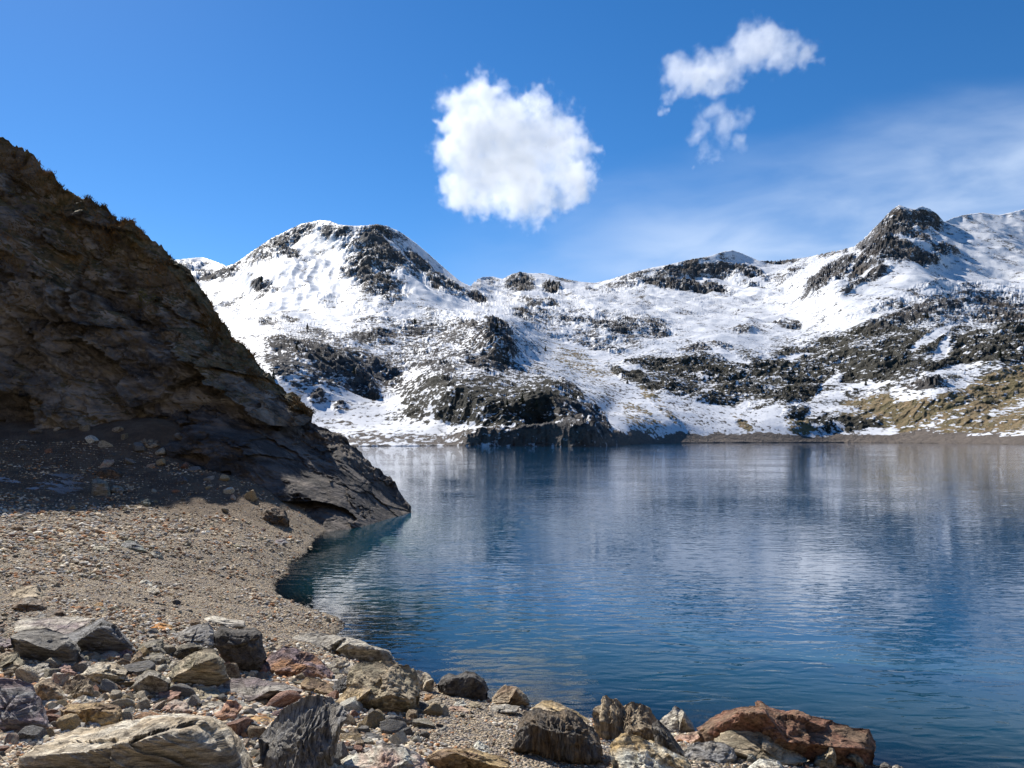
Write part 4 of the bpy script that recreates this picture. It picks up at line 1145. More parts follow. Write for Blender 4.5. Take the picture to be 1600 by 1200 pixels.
# (name, label, category, outline, colour a, colour b, k, thickness, style, ridge)
HERO = [
    ('boulder', 'largest pale-topped tan slab with a black shaded front, at the bottom left edge', [(0, 1192), (10, 1178), (32, 1160), (90, 1150), (130, 1138), (190, 1130), (240, 1120), (290, 1117), (330, 1118), (350, 1128), (372, 1150), (395, 1180), (408, 1212), (408, 1260), (-20, 1260), (-20, 1205)], 'pale', 'tan', .5, .55, 'bedded', [(-20, 1215), (30, 1190), (60, 1182), (110, 1178), (150, 1172), (210, 1160), (260, 1143), (310, 1128), (335, 1123), (408, 1215)]),
    ('boulder', 'big purple grey layered boulder at the left frame edge above the pale slab', [(-25, 1070), (0, 1060), (30, 1062), (50, 1070), (60, 1088), (72, 1110), (75, 1135), (58, 1150), (30, 1162), (-25, 1165)], 'purple', 'bgrey', .35, .7, 'bedded', None),
    ('boulder', 'mossy brown block standing just behind the pale-topped slab', [(96, 1108), (110, 1100), (150, 1098), (185, 1103), (190, 1115), (189, 1132), (150, 1142), (115, 1145), (100, 1132)], 'brown', 'ochre', .72, .8, 'plain', None),
    ('stone', 'pale grey stone peeping over the mossy brown block', [(108, 1100), (118, 1092), (130, 1086), (142, 1090), (156, 1098), (150, 1106), (112, 1108)], 'pale', 'grey', .3, .6, 'plain', None),
    ('rock', 'small brown rock with a dark hollow between purple boulder and mossy block', [(50, 1075), (65, 1060), (80, 1062), (95, 1075), (98, 1090), (88, 1106), (72, 1102), (62, 1092)], 'brown', 'tan', .7, .8, 'plain', None),
    ('rock', 'tan brown ribbed rock left of the flat cream-topped block', [(93, 1085), (104, 1064), (125, 1055), (138, 1058), (146, 1070), (146, 1086), (128, 1094), (105, 1100)], 'tan', 'brown', .3, .7, 'fibrous', None),
    ('slab', 'flat cream-topped block with a dark underside beside the tan ribbed rock', [(125, 1054), (138, 1042), (152, 1035), (178, 1035), (200, 1048), (194, 1058), (190, 1072), (158, 1085), (141, 1076), (135, 1062)], 'pale', 'tan', .5, .8, 'plain', [(120, 1058), (150, 1052), (165, 1053), (192, 1058), (201, 1050)]),
    ('stone', 'small dark red block lying in front of the flat cream-topped block', [(167, 1080), (172, 1071), (181, 1067), (192, 1075), (192, 1086), (172, 1087)], 'red', 'brown', .75, .8, 'plain', None),
    ('slab', 'pale grey wedge under the dark overhanging layered boulder', [(26, 1052), (38, 1043), (50, 1038), (75, 1035), (80, 1046), (78, 1057), (55, 1062), (36, 1060)], 'pale', 'grey', .4, .8, 'plain', [(20, 1056), (40, 1053), (60, 1052), (82, 1050)]),
    ('rock', 'small reddish rock with lit left face right of the pale grey wedge', [(79, 1049), (92, 1042), (102, 1036), (112, 1042), (127, 1052), (112, 1063), (95, 1066), (80, 1061)], 'pink', 'purple', .6, .8, 'plain', None),
    ('boulder', 'olive tan boulder half hidden at the left frame edge under the layered boulder', [(-25, 1030), (0, 1022), (25, 1018), (34, 1028), (44, 1042), (28, 1052), (0, 1056), (-25, 1056)], 'olive', 'tan', .25, .7, 'plain', None),
    ('boulder', 'dark grey layered boulder with lit top and black overhang on the left', [(16, 994), (38, 985), (75, 982), (92, 988), (118, 1004), (126, 1016), (124, 1034), (116, 1046), (95, 1044), (70, 1040), (40, 1040), (22, 1018)], 'dgrey', 'grey', .55, .55, 'bedded', [(14, 996), (40, 1002), (68, 1012), (84, 1018), (105, 1003), (126, 1010)]),
    ('slab', 'flat purplish slab lying behind the dark grey layered boulder', [(0, 990), (12, 980), (30, 970), (45, 966), (100, 965), (146, 966), (132, 980), (110, 998), (75, 1000), (40, 996), (4, 1000)], 'purple', 'pale', .25, .5, 'bedded', None),
    ('boulder', 'black-fronted wedge boulder with a slanting lit edge beside the layered boulder', [(88, 998), (120, 985), (158, 967), (178, 975), (192, 990), (202, 1002), (213, 1016), (190, 1027), (160, 1032), (126, 1030), (112, 1012)], 'dgrey', 'bgrey', .6, .55, 'bedded', [(88, 1002), (118, 1006), (140, 990), (160, 975), (176, 977), (213, 1015)]),
    ('slab', 'weathered grey slab lying half hidden at the left edge beneath the purplish slab', [(-20, 1003), (0, 998), (14, 998), (21, 1005), (14, 1016), (-20, 1018)], 'grey', 'purple', .4, .8, 'plain', None),
    ('rock', 'upper brown layered outcrop stone on the gravel at the left', [(2, 936), (12, 928), (30, 918), (44, 915), (57, 916), (70, 930), (72, 940), (50, 943), (20, 944)], 'wood', 'tan', .35, .7, 'bedded', None),
    ('rock', 'lower dark-fronted layered stone leaning on the brown outcrop stone', [(16, 950), (30, 938), (45, 932), (66, 938), (73, 946), (70, 958), (40, 958)], 'brown', 'grey', .6, .7, 'bedded', None),
    ('stone', 'flat bluish grey stone below the two layered stones at left', [(26, 964), (40, 957), (60, 955), (73, 959), (70, 967), (40, 968)], 'bgrey', 'pale', .3, .8, 'plain', None),
    ('stone', 'small blackish stone right of the flat bluish grey stone', [(80, 962), (88, 955), (96, 953), (106, 960), (106, 966), (90, 966)], 'dark', 'brown', .8, .9, 'plain', None),
    ('stone', 'mauve stone at the foot of the black-fronted wedge boulder', [(181, 1023), (190, 1014), (198, 1011), (208, 1020), (206, 1030), (190, 1034)], 'purple', 'pink', .5, .8, 'plain', None),
    ('stone', 'rusty orange flat stone on gravel above the blue grey boulder', [(228, 980), (236, 975), (250, 973), (268, 977), (271, 984), (255, 988), (238, 985)], 'orange', 'ochre', .4, .8, 'plain', None),
    ('boulder', 'smooth blue grey boulder in the middle of the rock pile', [(254, 1000), (280, 988), (300, 980), (325, 973), (334, 985), (336, 1010), (318, 1016), (290, 1010), (270, 1022), (258, 1012)], 'bgrey', 'grey', .2, .7, 'plain', None),
    ('stone', 'small brown-shadowed stone on the left shoulder of the blue grey boulder', [(294, 974), (302, 966), (313, 970), (314, 980), (298, 984)], 'brown', 'tan', .7, .8, 'plain', None),
    ('slab', 'flat pale ledge stone behind the blue grey boulder', [(314, 968), (330, 962), (360, 967), (382, 970), (385, 980), (366, 984), (345, 979), (324, 979)], 'pale', 'grey', .45, .6, 'bedded', None),
    ('boulder', 'big black-shaded boulder right of the blue grey boulder', [(333, 992), (345, 977), (365, 984), (400, 983), (409, 988), (411, 1010), (417, 1028), (412, 1048), (392, 1056), (370, 1054), (348, 1028), (336, 1008)], 'dark', 'dgrey', .88, .6, 'plain', None),
    ('rock', 'olive grey rock left of the blue grey boulder', [(213, 1016), (222, 1006), (236, 999), (252, 999), (260, 1012), (262, 1024), (244, 1026), (226, 1024)], 'olive', 'grey', .4, .8, 'plain', None),
    ('slab', 'thin slab leaning upright beside the grey knobbly stone', [(196, 1042), (208, 1028), (218, 1016), (223, 1022), (221, 1036), (204, 1046)], 'brown', 'tan', .6, .7, 'bedded', None),
    ('stone', 'grey knobbly stone between the leaning slab and the dark green rock', [(226, 1026), (238, 1019), (254, 1021), (260, 1030), (250, 1042), (234, 1042)], 'grey', 'olive', .45, .9, 'plain', None),
    ('rock', 'dark greenish rock wedged under the blue grey boulder', [(260, 1028), (272, 1016), (285, 1007), (300, 1005), (322, 1012), (304, 1024), (286, 1034), (266, 1036)], 'olive', 'dark', .75, .8, 'plain', None),
    ('stone', 'small cream stone under the left tip of the brown wedge boulder', [(258, 1046), (268, 1034), (284, 1031), (276, 1046), (266, 1054)], 'pale', 'tan', .3, .8, 'plain', None),
    ('boulder', 'brown wedge boulder with a sloping lit top and dark front', [(259, 1058), (270, 1044), (286, 1030), (305, 1020), (325, 1011), (337, 1016), (347, 1030), (358, 1060), (342, 1072), (300, 1079), (270, 1082), (262, 1070)], 'tan', 'olive', .5, .6, 'bedded', [(259, 1064), (280, 1054), (300, 1042), (320, 1034), (342, 1026), (358, 1062)]),
    ('boulder', 'grey angular boulder left of the brown wedge boulder', [(204, 1074), (216, 1058), (230, 1044), (248, 1050), (266, 1064), (263, 1084), (235, 1092), (208, 1090)], 'grey', 'olive', .62, .7, 'plain', [(204, 1074), (232, 1056), (245, 1058), (266, 1070)]),
    ('slab', 'long flat grey rock lying at the water edge', [(458, 998), (470, 991), (482, 989), (510, 991), (545, 999), (565, 1005), (590, 1011), (608, 1016), (613, 1028), (605, 1037), (570, 1036), (530, 1036), (500, 1032), (472, 1018)], 'grey', 'pale', .25, .38, 'plain', [(458, 1010), (510, 1028), (530, 1014), (545, 1004), (570, 1010), (613, 1020)]),
    ('boulder', 'rust orange and mauve boulder near the water edge', [(407, 1042), (411, 1028), (430, 1018), (445, 1011), (475, 1019), (500, 1032), (520, 1050), (518, 1066), (500, 1068), (470, 1062), (440, 1070), (415, 1060)], 'rust', 'purple', .35, .65, 'plain', None),
    ('stone', 'small pointed tan stone perched beside the rust orange boulder', [(530, 1037), (536, 1030), (540, 1026), (546, 1036), (538, 1042)], 'brown', 'tan', .5, .9, 'plain', None),
    ('slab', 'pale flat slab behind the big tan boulder', [(510, 1040), (526, 1032), (552, 1035), (556, 1048), (538, 1056), (518, 1054)], 'pale', 'tan', .2, .6, 'plain', None),
    ('boulder', 'biggest tan boulder with a rough lit face casting a shadow to the right', [(543, 1064), (546, 1048), (558, 1035), (590, 1034), (612, 1034), (638, 1040), (648, 1052), (652, 1064), (656, 1082), (653, 1102), (650, 1118), (630, 1126), (592, 1124), (566, 1116), (548, 1100)], 'tan', 'olive', .32, .85, 'plain', [(543, 1100), (570, 1095), (590, 1090), (610, 1084), (635, 1092), (656, 1090)]),
    ('slab', 'ochre slab leaning against the biggest tan boulder', [(523, 1098), (538, 1080), (553, 1067), (566, 1070), (581, 1075), (572, 1088), (558, 1100), (545, 1114), (532, 1110)], 'ochre', 'tan', .35, .4, 'plain', [(523, 1104), (546, 1103), (565, 1088), (582, 1076)]),
    ('boulder', 'gnarled grey furrowed boulder in the foreground middle', [(408, 1150), (424, 1130), (442, 1114), (460, 1098), (478, 1088), (500, 1086), (520, 1094), (538, 1106), (541, 1122), (532, 1142), (524, 1162), (520, 1188), (512, 1230), (420, 1230), (410, 1180)], 'grey', 'bgrey', .25, .7, 'fibrous', None),
    ('rock', 'lumpy brown rock between the rust boulder and the gnarled boulder', [(469, 1070), (480, 1057), (500, 1061), (518, 1073), (528, 1090), (502, 1096), (482, 1084)], 'brown', 'ochre', .35, .8, 'plain', None),
    ('rock', 'crumpled slate grey rock behind the leaning ochre slab', [(513, 1084), (524, 1066), (544, 1056), (556, 1066), (540, 1082), (522, 1094)], 'bgrey', 'dgrey', .35, .8, 'fibrous', None),
    ('slab', 'long pinkish grey slab with a shadowed lower edge', [(333, 1074), (345, 1066), (362, 1059), (400, 1060), (440, 1067), (474, 1078), (466, 1087), (430, 1086), (405, 1104), (380, 1106), (350, 1094)], 'grey', 'purple', .3, .45, 'bedded', [(333, 1084), (370, 1100), (398, 1092), (420, 1079), (474, 1080)]),
    ('stone', 'rounded pink stone above the gnarled grey boulder', [(427, 1094), (440, 1083), (455, 1081), (467, 1091), (456, 1105), (435, 1105)], 'pink', 'red', .35, .85, 'plain', None),
    ('stone', 'dark maroon stone left of the gnarled grey boulder', [(418, 1121), (428, 1112), (440, 1108), (452, 1115), (441, 1130), (428, 1128)], 'purple', 'red', .4, .8, 'plain', None),
    ('slab', 'flat yellow slab left of the dark maroon stone', [(386, 1123), (400, 1119), (416, 1119), (436, 1127), (425, 1139), (405, 1135)], 'ochre', 'orange', .35, .6, 'plain', None),
    ('rock', 'grey lumpy rock beside the right end of the pale-topped slab', [(364, 1130), (372, 1118), (387, 1120), (405, 1132), (410, 1148), (396, 1156), (378, 1152)], 'bgrey', 'grey', .35, .8, 'plain', None),
    ('stone', 'small red brown block on the back of the pale-topped slab', [(200, 1130), (207, 1117), (220, 1113), (238, 1113), (256, 1117), (252, 1127), (230, 1130), (206, 1136)], 'rust', 'brown', .55, .7, 'plain', None),
    ('slab', 'red brown slab in front of the brown wedge boulder', [(237, 1092), (250, 1081), (268, 1079), (284, 1081), (280, 1092), (266, 1100), (242, 1099)], 'red', 'pink', .45, .7, 'plain', [(237, 1093), (265, 1094), (284, 1082)]),
    ('slab', 'pale olive slab with a notch in its top', [(283, 1094), (298, 1076), (315, 1071), (340, 1077), (346, 1088), (328, 1098), (300, 1102)], 'tan', 'olive', .3, .7, 'bedded', None),
    ('rock', 'whitish lumpy rock behind the crest of the pale-topped slab', [(293, 1116), (305, 1101), (325, 1095), (348, 1097), (350, 1110), (335, 1120), (310, 1122)], 'grey', 'pale', .25, .7, 'plain', None),
    ('rock', 'salmon gnarled rock at the right shoulder of the pale-topped slab', [(330, 1117), (346, 1109), (354, 1096), (368, 1094), (379, 1105), (370, 1117), (374, 1134), (358, 1138), (345, 1126)], 'pink', 'rust', .45, .8, 'plain', None),
    ('rock', 'low pinkish rock beside the whitish lumpy rock', [(250, 1108), (260, 1098), (274, 1092), (290, 1097), (301, 1110), (286, 1121), (262, 1121)], 'pink', 'pale', .4, .8, 'plain', None),
    ('boulder', 'pale rounded boulder at the water edge right of the biggest tan boulder', [(646, 1050), (655, 1047), (667, 1052), (678, 1062), (676, 1080), (662, 1086), (652, 1074)], 'pale', 'tan', .4, .9, 'plain', [(646, 1076), (660, 1080), (666, 1066), (678, 1060)]),
    ('boulder', 'dark round boulder at the water edge', [(685, 1068), (692, 1058), (702, 1052), (714, 1056), (728, 1050), (742, 1052), (754, 1062), (762, 1078), (761, 1096), (735, 1100), (708, 1092), (690, 1086)], 'dark', 'dgrey', .85, .85, 'plain', None),
    ('rock', 'low dark rock behind the brown pyramid rock', [(756, 1076), (775, 1067), (800, 1069), (822, 1076), (828, 1088), (790, 1094), (764, 1094)], 'dgrey', 'brown', .5, .7, 'plain', None),
    ('rock', 'brown pyramid rock at the water edge', [(760, 1100), (775, 1084), (791, 1070), (805, 1073), (820, 1086), (829, 1100), (802, 1106), (778, 1104)], 'tan', 'brown', .45, .8, 'plain', [(760, 1100), (795, 1098), (806, 1076), (829, 1098)]),
    ('rock', 'pinkish boulder with a crumbly white crest at the bottom edge', [(530, 1190), (545, 1180), (572, 1176), (598, 1160), (625, 1163), (650, 1177), (668, 1190), (680, 1210), (680, 1235), (530, 1235)], 'pink', 'white', .25, .7, 'plain', None),
    ('stone', 'slate grey stone in the shadow of the biggest tan boulder', [(564, 1158), (574, 1144), (590, 1147), (604, 1153), (622, 1162), (606, 1168), (584, 1168)], 'dgrey', 'bgrey', .35, .8, 'plain', None),
    ('slab', 'curved yellow brown slab at the bottom edge', [(667, 1184), (680, 1174), (700, 1169), (735, 1169), (760, 1176), (792, 1187), (797, 1198), (785, 1212), (690, 1212), (676, 1196)], 'ochre', 'brown', .5, .5, 'plain', [(667, 1190), (690, 1182), (715, 1178), (745, 1188), (775, 1198), (797, 1200)]),
    ('stone', 'pointed whitish stone behind the curved yellow brown slab', [(735, 1172), (742, 1164), (748, 1156), (760, 1165), (773, 1180), (752, 1180)], 'white', 'grey', .3, .8, 'plain', None),
    ('stone', 'flat pink stone on gravel below the dark round boulder', [(695, 1110), (704, 1103), (720, 1103), (736, 1108), (732, 1117), (712, 1116)], 'pink', 'tan', .4, .7, 'plain', None),
    ('stone', 'small rounded white stone in front of the dark round boulder', [(708, 1102), (713, 1096), (722, 1094), (730, 1101), (722, 1106), (712, 1106)], 'white', 'pale', .3, .8, 'plain', None),
    ('stone', 'flat olive stone beside the small rounded white stone', [(728, 1104), (735, 1098), (747, 1097), (754, 1102), (746, 1108), (734, 1108)], 'olive', 'tan', .4, .8, 'plain', None),
    ('slab', 'flat grey slab on the gravel under the brown pyramid rock', [(756, 1112), (770, 1103), (790, 1100), (812, 1104), (806, 1114), (776, 1116)], 'grey', 'pale', .3, .6, 'plain', None),
    ('stone', 'grey tan stone between the tan boulder and the dark round boulder', [(662, 1110), (668, 1096), (680, 1090), (691, 1090), (692, 1106), (676, 1112)], 'tan', 'grey', .5, .8, 'plain', None),
    ('stone', 'bright orange stone at the foot of the pale rounded boulder', [(661, 1093), (665, 1085), (674, 1083), (681, 1089), (674, 1097), (664, 1098)], 'orange', 'tan', .4, .8, 'plain', None),
    ('boulder', 'dark fluted boulder like a weathered tree stump on the gravel', [(797, 1170), (806, 1150), (812, 1128), (822, 1112), (838, 1106), (865, 1111), (885, 1112), (905, 1122), (925, 1136), (938, 1156), (941, 1190), (920, 1200), (880, 1196), (842, 1192), (830, 1178)], 'wood', 'dgrey', .6, .7, 'fibrous', None),
    ('boulder', 'jagged brown fluted boulder standing against the water', [(926, 1108), (940, 1101), (942, 1090), (947, 1087), (955, 1093), (961, 1092), (967, 1095), (974, 1104), (986, 1098), (994, 1101), (1000, 1099), (1008, 1103), (1014, 1106), (1020, 1120), (1026, 1135), (1032, 1152), (1010, 1166), (962, 1168), (940, 1158), (930, 1134)], 'wood', 'tan', .4, .7, 'fibrous', None),
    ('rock', 'blackish splintered rock sloping down behind the white orange boulder', [(1018, 1134), (1028, 1124), (1042, 1138), (1052, 1152), (1064, 1168), (1080, 1188), (1056, 1190), (1028, 1172)], 'dark', 'grey', .6, .8, 'fibrous', None),
    ('slab', 'long smooth yellow slab behind the two fluted boulders', [(830, 1108), (845, 1095), (860, 1094), (876, 1100), (900, 1111), (918, 1124), (930, 1138), (905, 1138), (878, 1122), (850, 1114)], 'ochre', 'tan', .2, .5, 'plain', None),
    ('rock', 'small cave-fronted tan rock behind the long yellow slab', [(872, 1096), (876, 1089), (888, 1090), (900, 1092), (912, 1100), (920, 1110), (912, 1116), (894, 1110), (880, 1104)], 'tan', 'brown', .55, .8, 'plain', None),
    ('stone', 'small dark upright stone right of the brown pyramid rock', [(827, 1100), (830, 1089), (835, 1084), (841, 1092), (845, 1102), (836, 1106)], 'dgrey', 'brown', .6, .9, 'fibrous', None),
    ('boulder', 'white boulder with an orange stain at the bottom edge', [(953, 1178), (960, 1160), (972, 1151), (984, 1148), (1002, 1152), (1022, 1161), (1050, 1173), (1072, 1186), (1086, 1210), (1086, 1230), (962, 1230)], 'white', 'ochre', .2, .7, 'plain', None),
    ('boulder', 'pale grey pyramid boulder standing against the blue water', [(1029, 1128), (1040, 1118), (1048, 1110), (1056, 1103), (1066, 1108), (1076, 1122), (1088, 1142), (1076, 1150), (1052, 1150), (1034, 1144)], 'grey', 'pale', .3, .8, 'plain', [(1029, 1140), (1060, 1146), (1068, 1112), (1088, 1140)]),
    ('slab', 'salmon pink slab in front of the pale grey pyramid boulder', [(1049, 1158), (1056, 1149), (1075, 1145), (1095, 1142), (1104, 1148), (1104, 1160), (1085, 1165), (1066, 1167)], 'pink', 'tan', .35, .7, 'plain', [(1049, 1162), (1080, 1163), (1092, 1152), (1104, 1148)]),
    ('boulder', 'smooth mid grey boulder with tiny rust spots below the salmon pink slab', [(1069, 1180), (1075, 1168), (1086, 1161), (1110, 1158), (1132, 1161), (1146, 1170), (1151, 1186), (1136, 1196), (1110, 1196), (1082, 1194)], 'grey', 'bgrey', .25, .7, 'plain', None),
    ('boulder', 'huge long red brown boulder at the right end of the shore', [(1086, 1144), (1096, 1132), (1110, 1122), (1130, 1110), (1160, 1103), (1195, 1102), (1208, 1113), (1228, 1116), (1246, 1114), (1270, 1122), (1300, 1128), (1330, 1138), (1358, 1139), (1365, 1150), (1366, 1172), (1358, 1200), (1330, 1210), (1280, 1204), (1200, 1180), (1140, 1166), (1098, 1160)], 'red', 'brown', .4, .34, 'plain', [(1086, 1150), (1120, 1130), (1160, 1116), (1200, 1118), (1230, 1158), (1300, 1166), (1366, 1172)]),
    ('boulder', 'olive mossy slab leaning in front of the huge red brown boulder', [(1112, 1160), (1126, 1148), (1142, 1142), (1180, 1144), (1202, 1150), (1222, 1160), (1244, 1174), (1264, 1188), (1232, 1202), (1182, 1196), (1150, 1182), (1122, 1172)], 'olive', 'tan', .2, .5, 'bedded', None),
    ('stone', 'small dark stone topping the olive mossy slab', [(1168, 1150), (1172, 1136), (1184, 1131), (1195, 1137), (1196, 1148), (1182, 1154)], 'olive', 'dgrey', .5, .8, 'plain', None),
    ('stone', 'yellowish stone with a thin upright grey splinter before the red boulder', [(1271, 1192), (1276, 1181), (1290, 1176), (1295, 1164), (1302, 1164), (1306, 1180), (1306, 1198), (1296, 1208), (1278, 1202)], 'tan', 'olive', .7, .8, 'plain', None),
    ('stone', 'little red stone at the foot of the huge red brown boulder', [(1315, 1190), (1318, 1182), (1330, 1182), (1342, 1190), (1336, 1200), (1320, 1200)], 'pink', 'red', .45, .8, 'plain', None),
    ('stone', 'brown stone tucked behind the little red stone', [(1322, 1184), (1328, 1177), (1340, 1179), (1350, 1188), (1352, 1202), (1340, 1206), (1336, 1192)], 'olive', 'brown', .6, .8, 'plain', None),
    ('slab', 'broad pale slab at the bottom edge below the olive mossy slab', [(1156, 1212), (1172, 1197), (1190, 1187), (1214, 1188), (1228, 1200), (1236, 1216), (1200, 1224), (1160, 1224)], 'pale', 'white', .25, .7, 'plain', None),
    ('stone', 'small grey green stone right of the smooth mid grey boulder', [(1166, 1188), (1168, 1179), (1176, 1177), (1182, 1186), (1178, 1194), (1168, 1194)], 'green', 'grey', .4, .8, 'plain', None),
    ('stone', 'small blackish stone in the water right of the red boulder', [(1368, 1206), (1374, 1196), (1382, 1191), (1392, 1196), (1396, 1208), (1384, 1214)], 'dark', 'dgrey', .7, .9, 'plain', None),
    ('stone', 'small grey stone at the bottom edge in the shallow water', [(1392, 1208), (1394, 1198), (1402, 1194), (1412, 1199), (1414, 1212), (1400, 1214)], 'grey', 'pale', .4, .9, 'plain', None),
    ('slab', 'cream flat slab at the bottom right edge of the frame', [(1436, 1210), (1452, 1199), (1490, 1197), (1502, 1192), (1515, 1190), (1545, 1190), (1558, 1197), (1570, 1212), (1560, 1240), (1450, 1240)], 'pale', 'white', .3, .6, 'plain', None),
    ('slab', 'cream slab cut off by the bottom right corner', [(1570, 1214), (1580, 1199), (1600, 1192), (1640, 1196), (1650, 1230), (1590, 1236)], 'pale', 'white', .3, .6, 'plain', None),
    ('rock', 'grey green ribbed slab on the sunlit gravel in the middle of the beach', [(186, 860), (190, 850), (198, 844), (212, 845), (222, 853), (231, 862), (216, 865), (200, 864)], 'green', 'bgrey', .4, .7, 'bedded', None),
    ('stone', 'pale green stone right of the ribbed slab on the beach', [(233, 863), (242, 860), (250, 862), (258, 876), (255, 882), (244, 876)], 'green', 'pale', .25, .7, 'plain', None),
    ('stone', 'pale pointed stone in the stone cluster on the gravel', [(212, 915), (220, 908), (228, 903), (236, 910), (240, 917), (226, 920)], 'white', 'tan', .3, .8, 'plain', None),
    ('stone', 'flat cream stone below the pale pointed stone', [(224, 924), (234, 918), (248, 920), (251, 926), (240, 930), (228, 928)], 'pale', 'tan', .3, .7, 'plain', None),
    ('stone', 'grey tan stone left of the ribbed slab', [(142, 858), (148, 853), (160, 853), (172, 858), (168, 864), (150, 864)], 'pale', 'olive', .5, .8, 'plain', None),
    ('stone', 'twin brown stone far left on the sunlit gravel', [(18, 824), (24, 819), (34, 820), (38, 827), (26, 831)], 'brown', 'tan', .6, .8, 'plain', None),
    ('boulder', 'upright lichen-edged block at the shadow line of the beach', [(143, 775), (144, 750), (152, 747), (166, 752), (172, 764), (174, 780), (160, 786)], 'olive', 'grey', .8, .8, 'bedded', None),
    ('boulder', 'dark squarish block in the cliff shadow behind the upright block', [(148, 740), (158, 731), (176, 730), (192, 738), (191, 754), (172, 752), (152, 748)], 'brown', 'dark', .8, .8, 'plain', None),
    ('stone', 'grey stone beside the upright block at the shadow line', [(170, 766), (176, 758), (190, 760), (195, 767), (184, 774)], 'grey', 'tan', .5, .8, 'plain', None),
    ('stone', 'thin pale stone catching the sun at the shadow line', [(196, 768), (200, 761), (210, 757), (208, 768), (199, 771)], 'pale', 'tan', .3, .6, 'plain', None),
    ('stone', 'greenish round stone on the sunny side of the shadow line', [(217, 790), (220, 781), (230, 778), (236, 786), (233, 794), (224, 795)], 'green', 'olive', .5, .9, 'plain', None),
    ('stone', 'light brown stone at the foot of the cliff in shade', [(209, 700), (214, 685), (226, 682), (246, 686), (250, 696), (238, 702), (220, 702)], 'tan', 'brown', .5, .8, 'plain', None),
    ('boulder', 'rounded dark boulder at the cliff foot near the water', [(406, 812), (412, 796), (424, 790), (444, 796), (452, 812), (450, 828), (436, 826), (418, 820)], 'brown', 'dark', .6, .8, 'plain', None),
    ('stone', 'bluish flat stone in shade near the little bay', [(424, 850), (432, 843), (444, 842), (450, 848), (440, 854)], 'bgrey', 'purple', .4, .7, 'plain', None),
    ('stone', 'yellow stone on the gravel right of the layered stones', [(146, 946), (152, 942), (160, 941), (162, 946), (156, 950)], 'ochre', 'orange', .3, .8, 'plain', None),
]
HPOLY = []
for h in HERO:
    nm, lb, pl, a_, b_, k_, t_, st, rg = h
    boulder(nm, lb, {'boulder': 'boulder', 'slab': 'slab', 'rock': 'rock', 'stone': 'stone'}[nm], pl, a_, b_, k=k_, T=t_, style=st, ridge=rg)
    HPOLY.append(np.array(pl, float))


# ------------------------------------------------------------------ smaller stones, each an object, and the loose gravel
def in_poly(x, y, p):
    inside = np.zeros(np.shape(x), bool)
    j = len(p) - 1
    for i in range(len(p)):
        c_ = ((p[i, 1] > y) != (p[j, 1] > y)) & (x < (p[j, 0] - p[i, 0]) * (y - p[i, 1]) / (p[j, 1] - p[i, 1] + 1e-12) + p[i, 0])
        inside ^= c_
        j = i
    return inside


def ico(n):
    import bmesh
    bm = bmesh.new()
    bmesh.ops.create_icosphere(bm, subdivisions=n, radius=1.0)
    v = np.array([x.co[:] for x in bm.verts])
    f = np.array([[q.index for q in x.verts] for x in bm.faces])
    bm.free()
    return v, f


def chip(seed, n, flat):
    """an angular stone: a ball cut by random planes"""
    rs = np.random.RandomState(seed)
    v, f = ico(n)
    for _ in range(11):
        d = rs.normal(size=3)
        d /= np.linalg.norm(d)
        h = rs.uniform(0.45, 0.85)
        ex = np.maximum(v @ d - h, 0)
        v = v - ex[:, None] * d
    v = v * np.array([1.0, rs.uniform(.6, .9), flat])
    if n > 2:
        v *= (1 + 0.05 * fbm(v * 2.2 + seed, 3, seed=seed % 30))[:, None]
    return v, f


STONE_ME = []
for i in range(14):
    v_, f_ = chip(500 + i, 4, 0.35 + 0.03 * i)
    me_ = make_mesh('stone', v_, None, f_)
    me_.materials.append(RM['plain' if i % 3 else 'bedded'])
    STONE_ME.append(me_)
rng = random.Random(5)
PAL = [('grey', 'grey', 'bgrey'), ('tan', 'tan', 'pale'), ('pale', 'pale', 'white'), ('dark grey', 'dgrey', 'bgrey'), ('reddish', 'red', 'pink'), ('brown', 'brown', 'tan'), ('ochre', 'ochre', 'tan'), ('pinkish', 'pink', 'pale'), ('olive', 'olive', 'grey')]
ANCH = [(h[1], np.array(h[2], float).mean(0), np.ptp(np.array(h[2], float)[:, 0])) for h in HERO]
ZONES = [  # polygon of pixels, how many, size in pixels
    ([(0, 1040), (120, 1020), (330, 1030), (560, 1060), (700, 1140), (560, 1200), (0, 1200)], 118, (9, 26)),
    ([(0, 960), (180, 985), (420, 1000), (560, 1060), (300, 1080), (0, 1050)], 42, (8, 20)),
    ([(650, 1080), (840, 1104), (830, 1128), (640, 1122)], 14, (7, 16)),
    ([(1020, 1170), (1280, 1190), (1280, 1205), (1000, 1205)], 14, (9, 20)),
    ([(640, 1130), (820, 1130), (930, 1200), (640, 1200)], 14, (7, 13)),
    ([(0, 770), (260, 780), (330, 870), (260, 960), (0, 910)], 60, (6, 15)),
    ([(230, 900), (300, 930), (400, 990), (260, 985), (190, 940)], 14, (7, 14)),
    ([(430, 925), (520, 960), (600, 1020), (540, 1000)], 8, (6, 11)),
    ([(180, 700), (420, 800), (430, 840), (300, 790), (120, 745)], 10, (8, 18))]
ZONES.insert(0, ([(20, 672), (280, 672), (330, 720), (420, 800), (300, 760), (20, 700)], 24, (18, 30)))
ZONES.insert(0, ([(0, 1020), (330, 1020), (560, 1050), (700, 1120), (560, 1200), (0, 1200)], 165, (22, 60)))
seen_labels = {}
stones = []
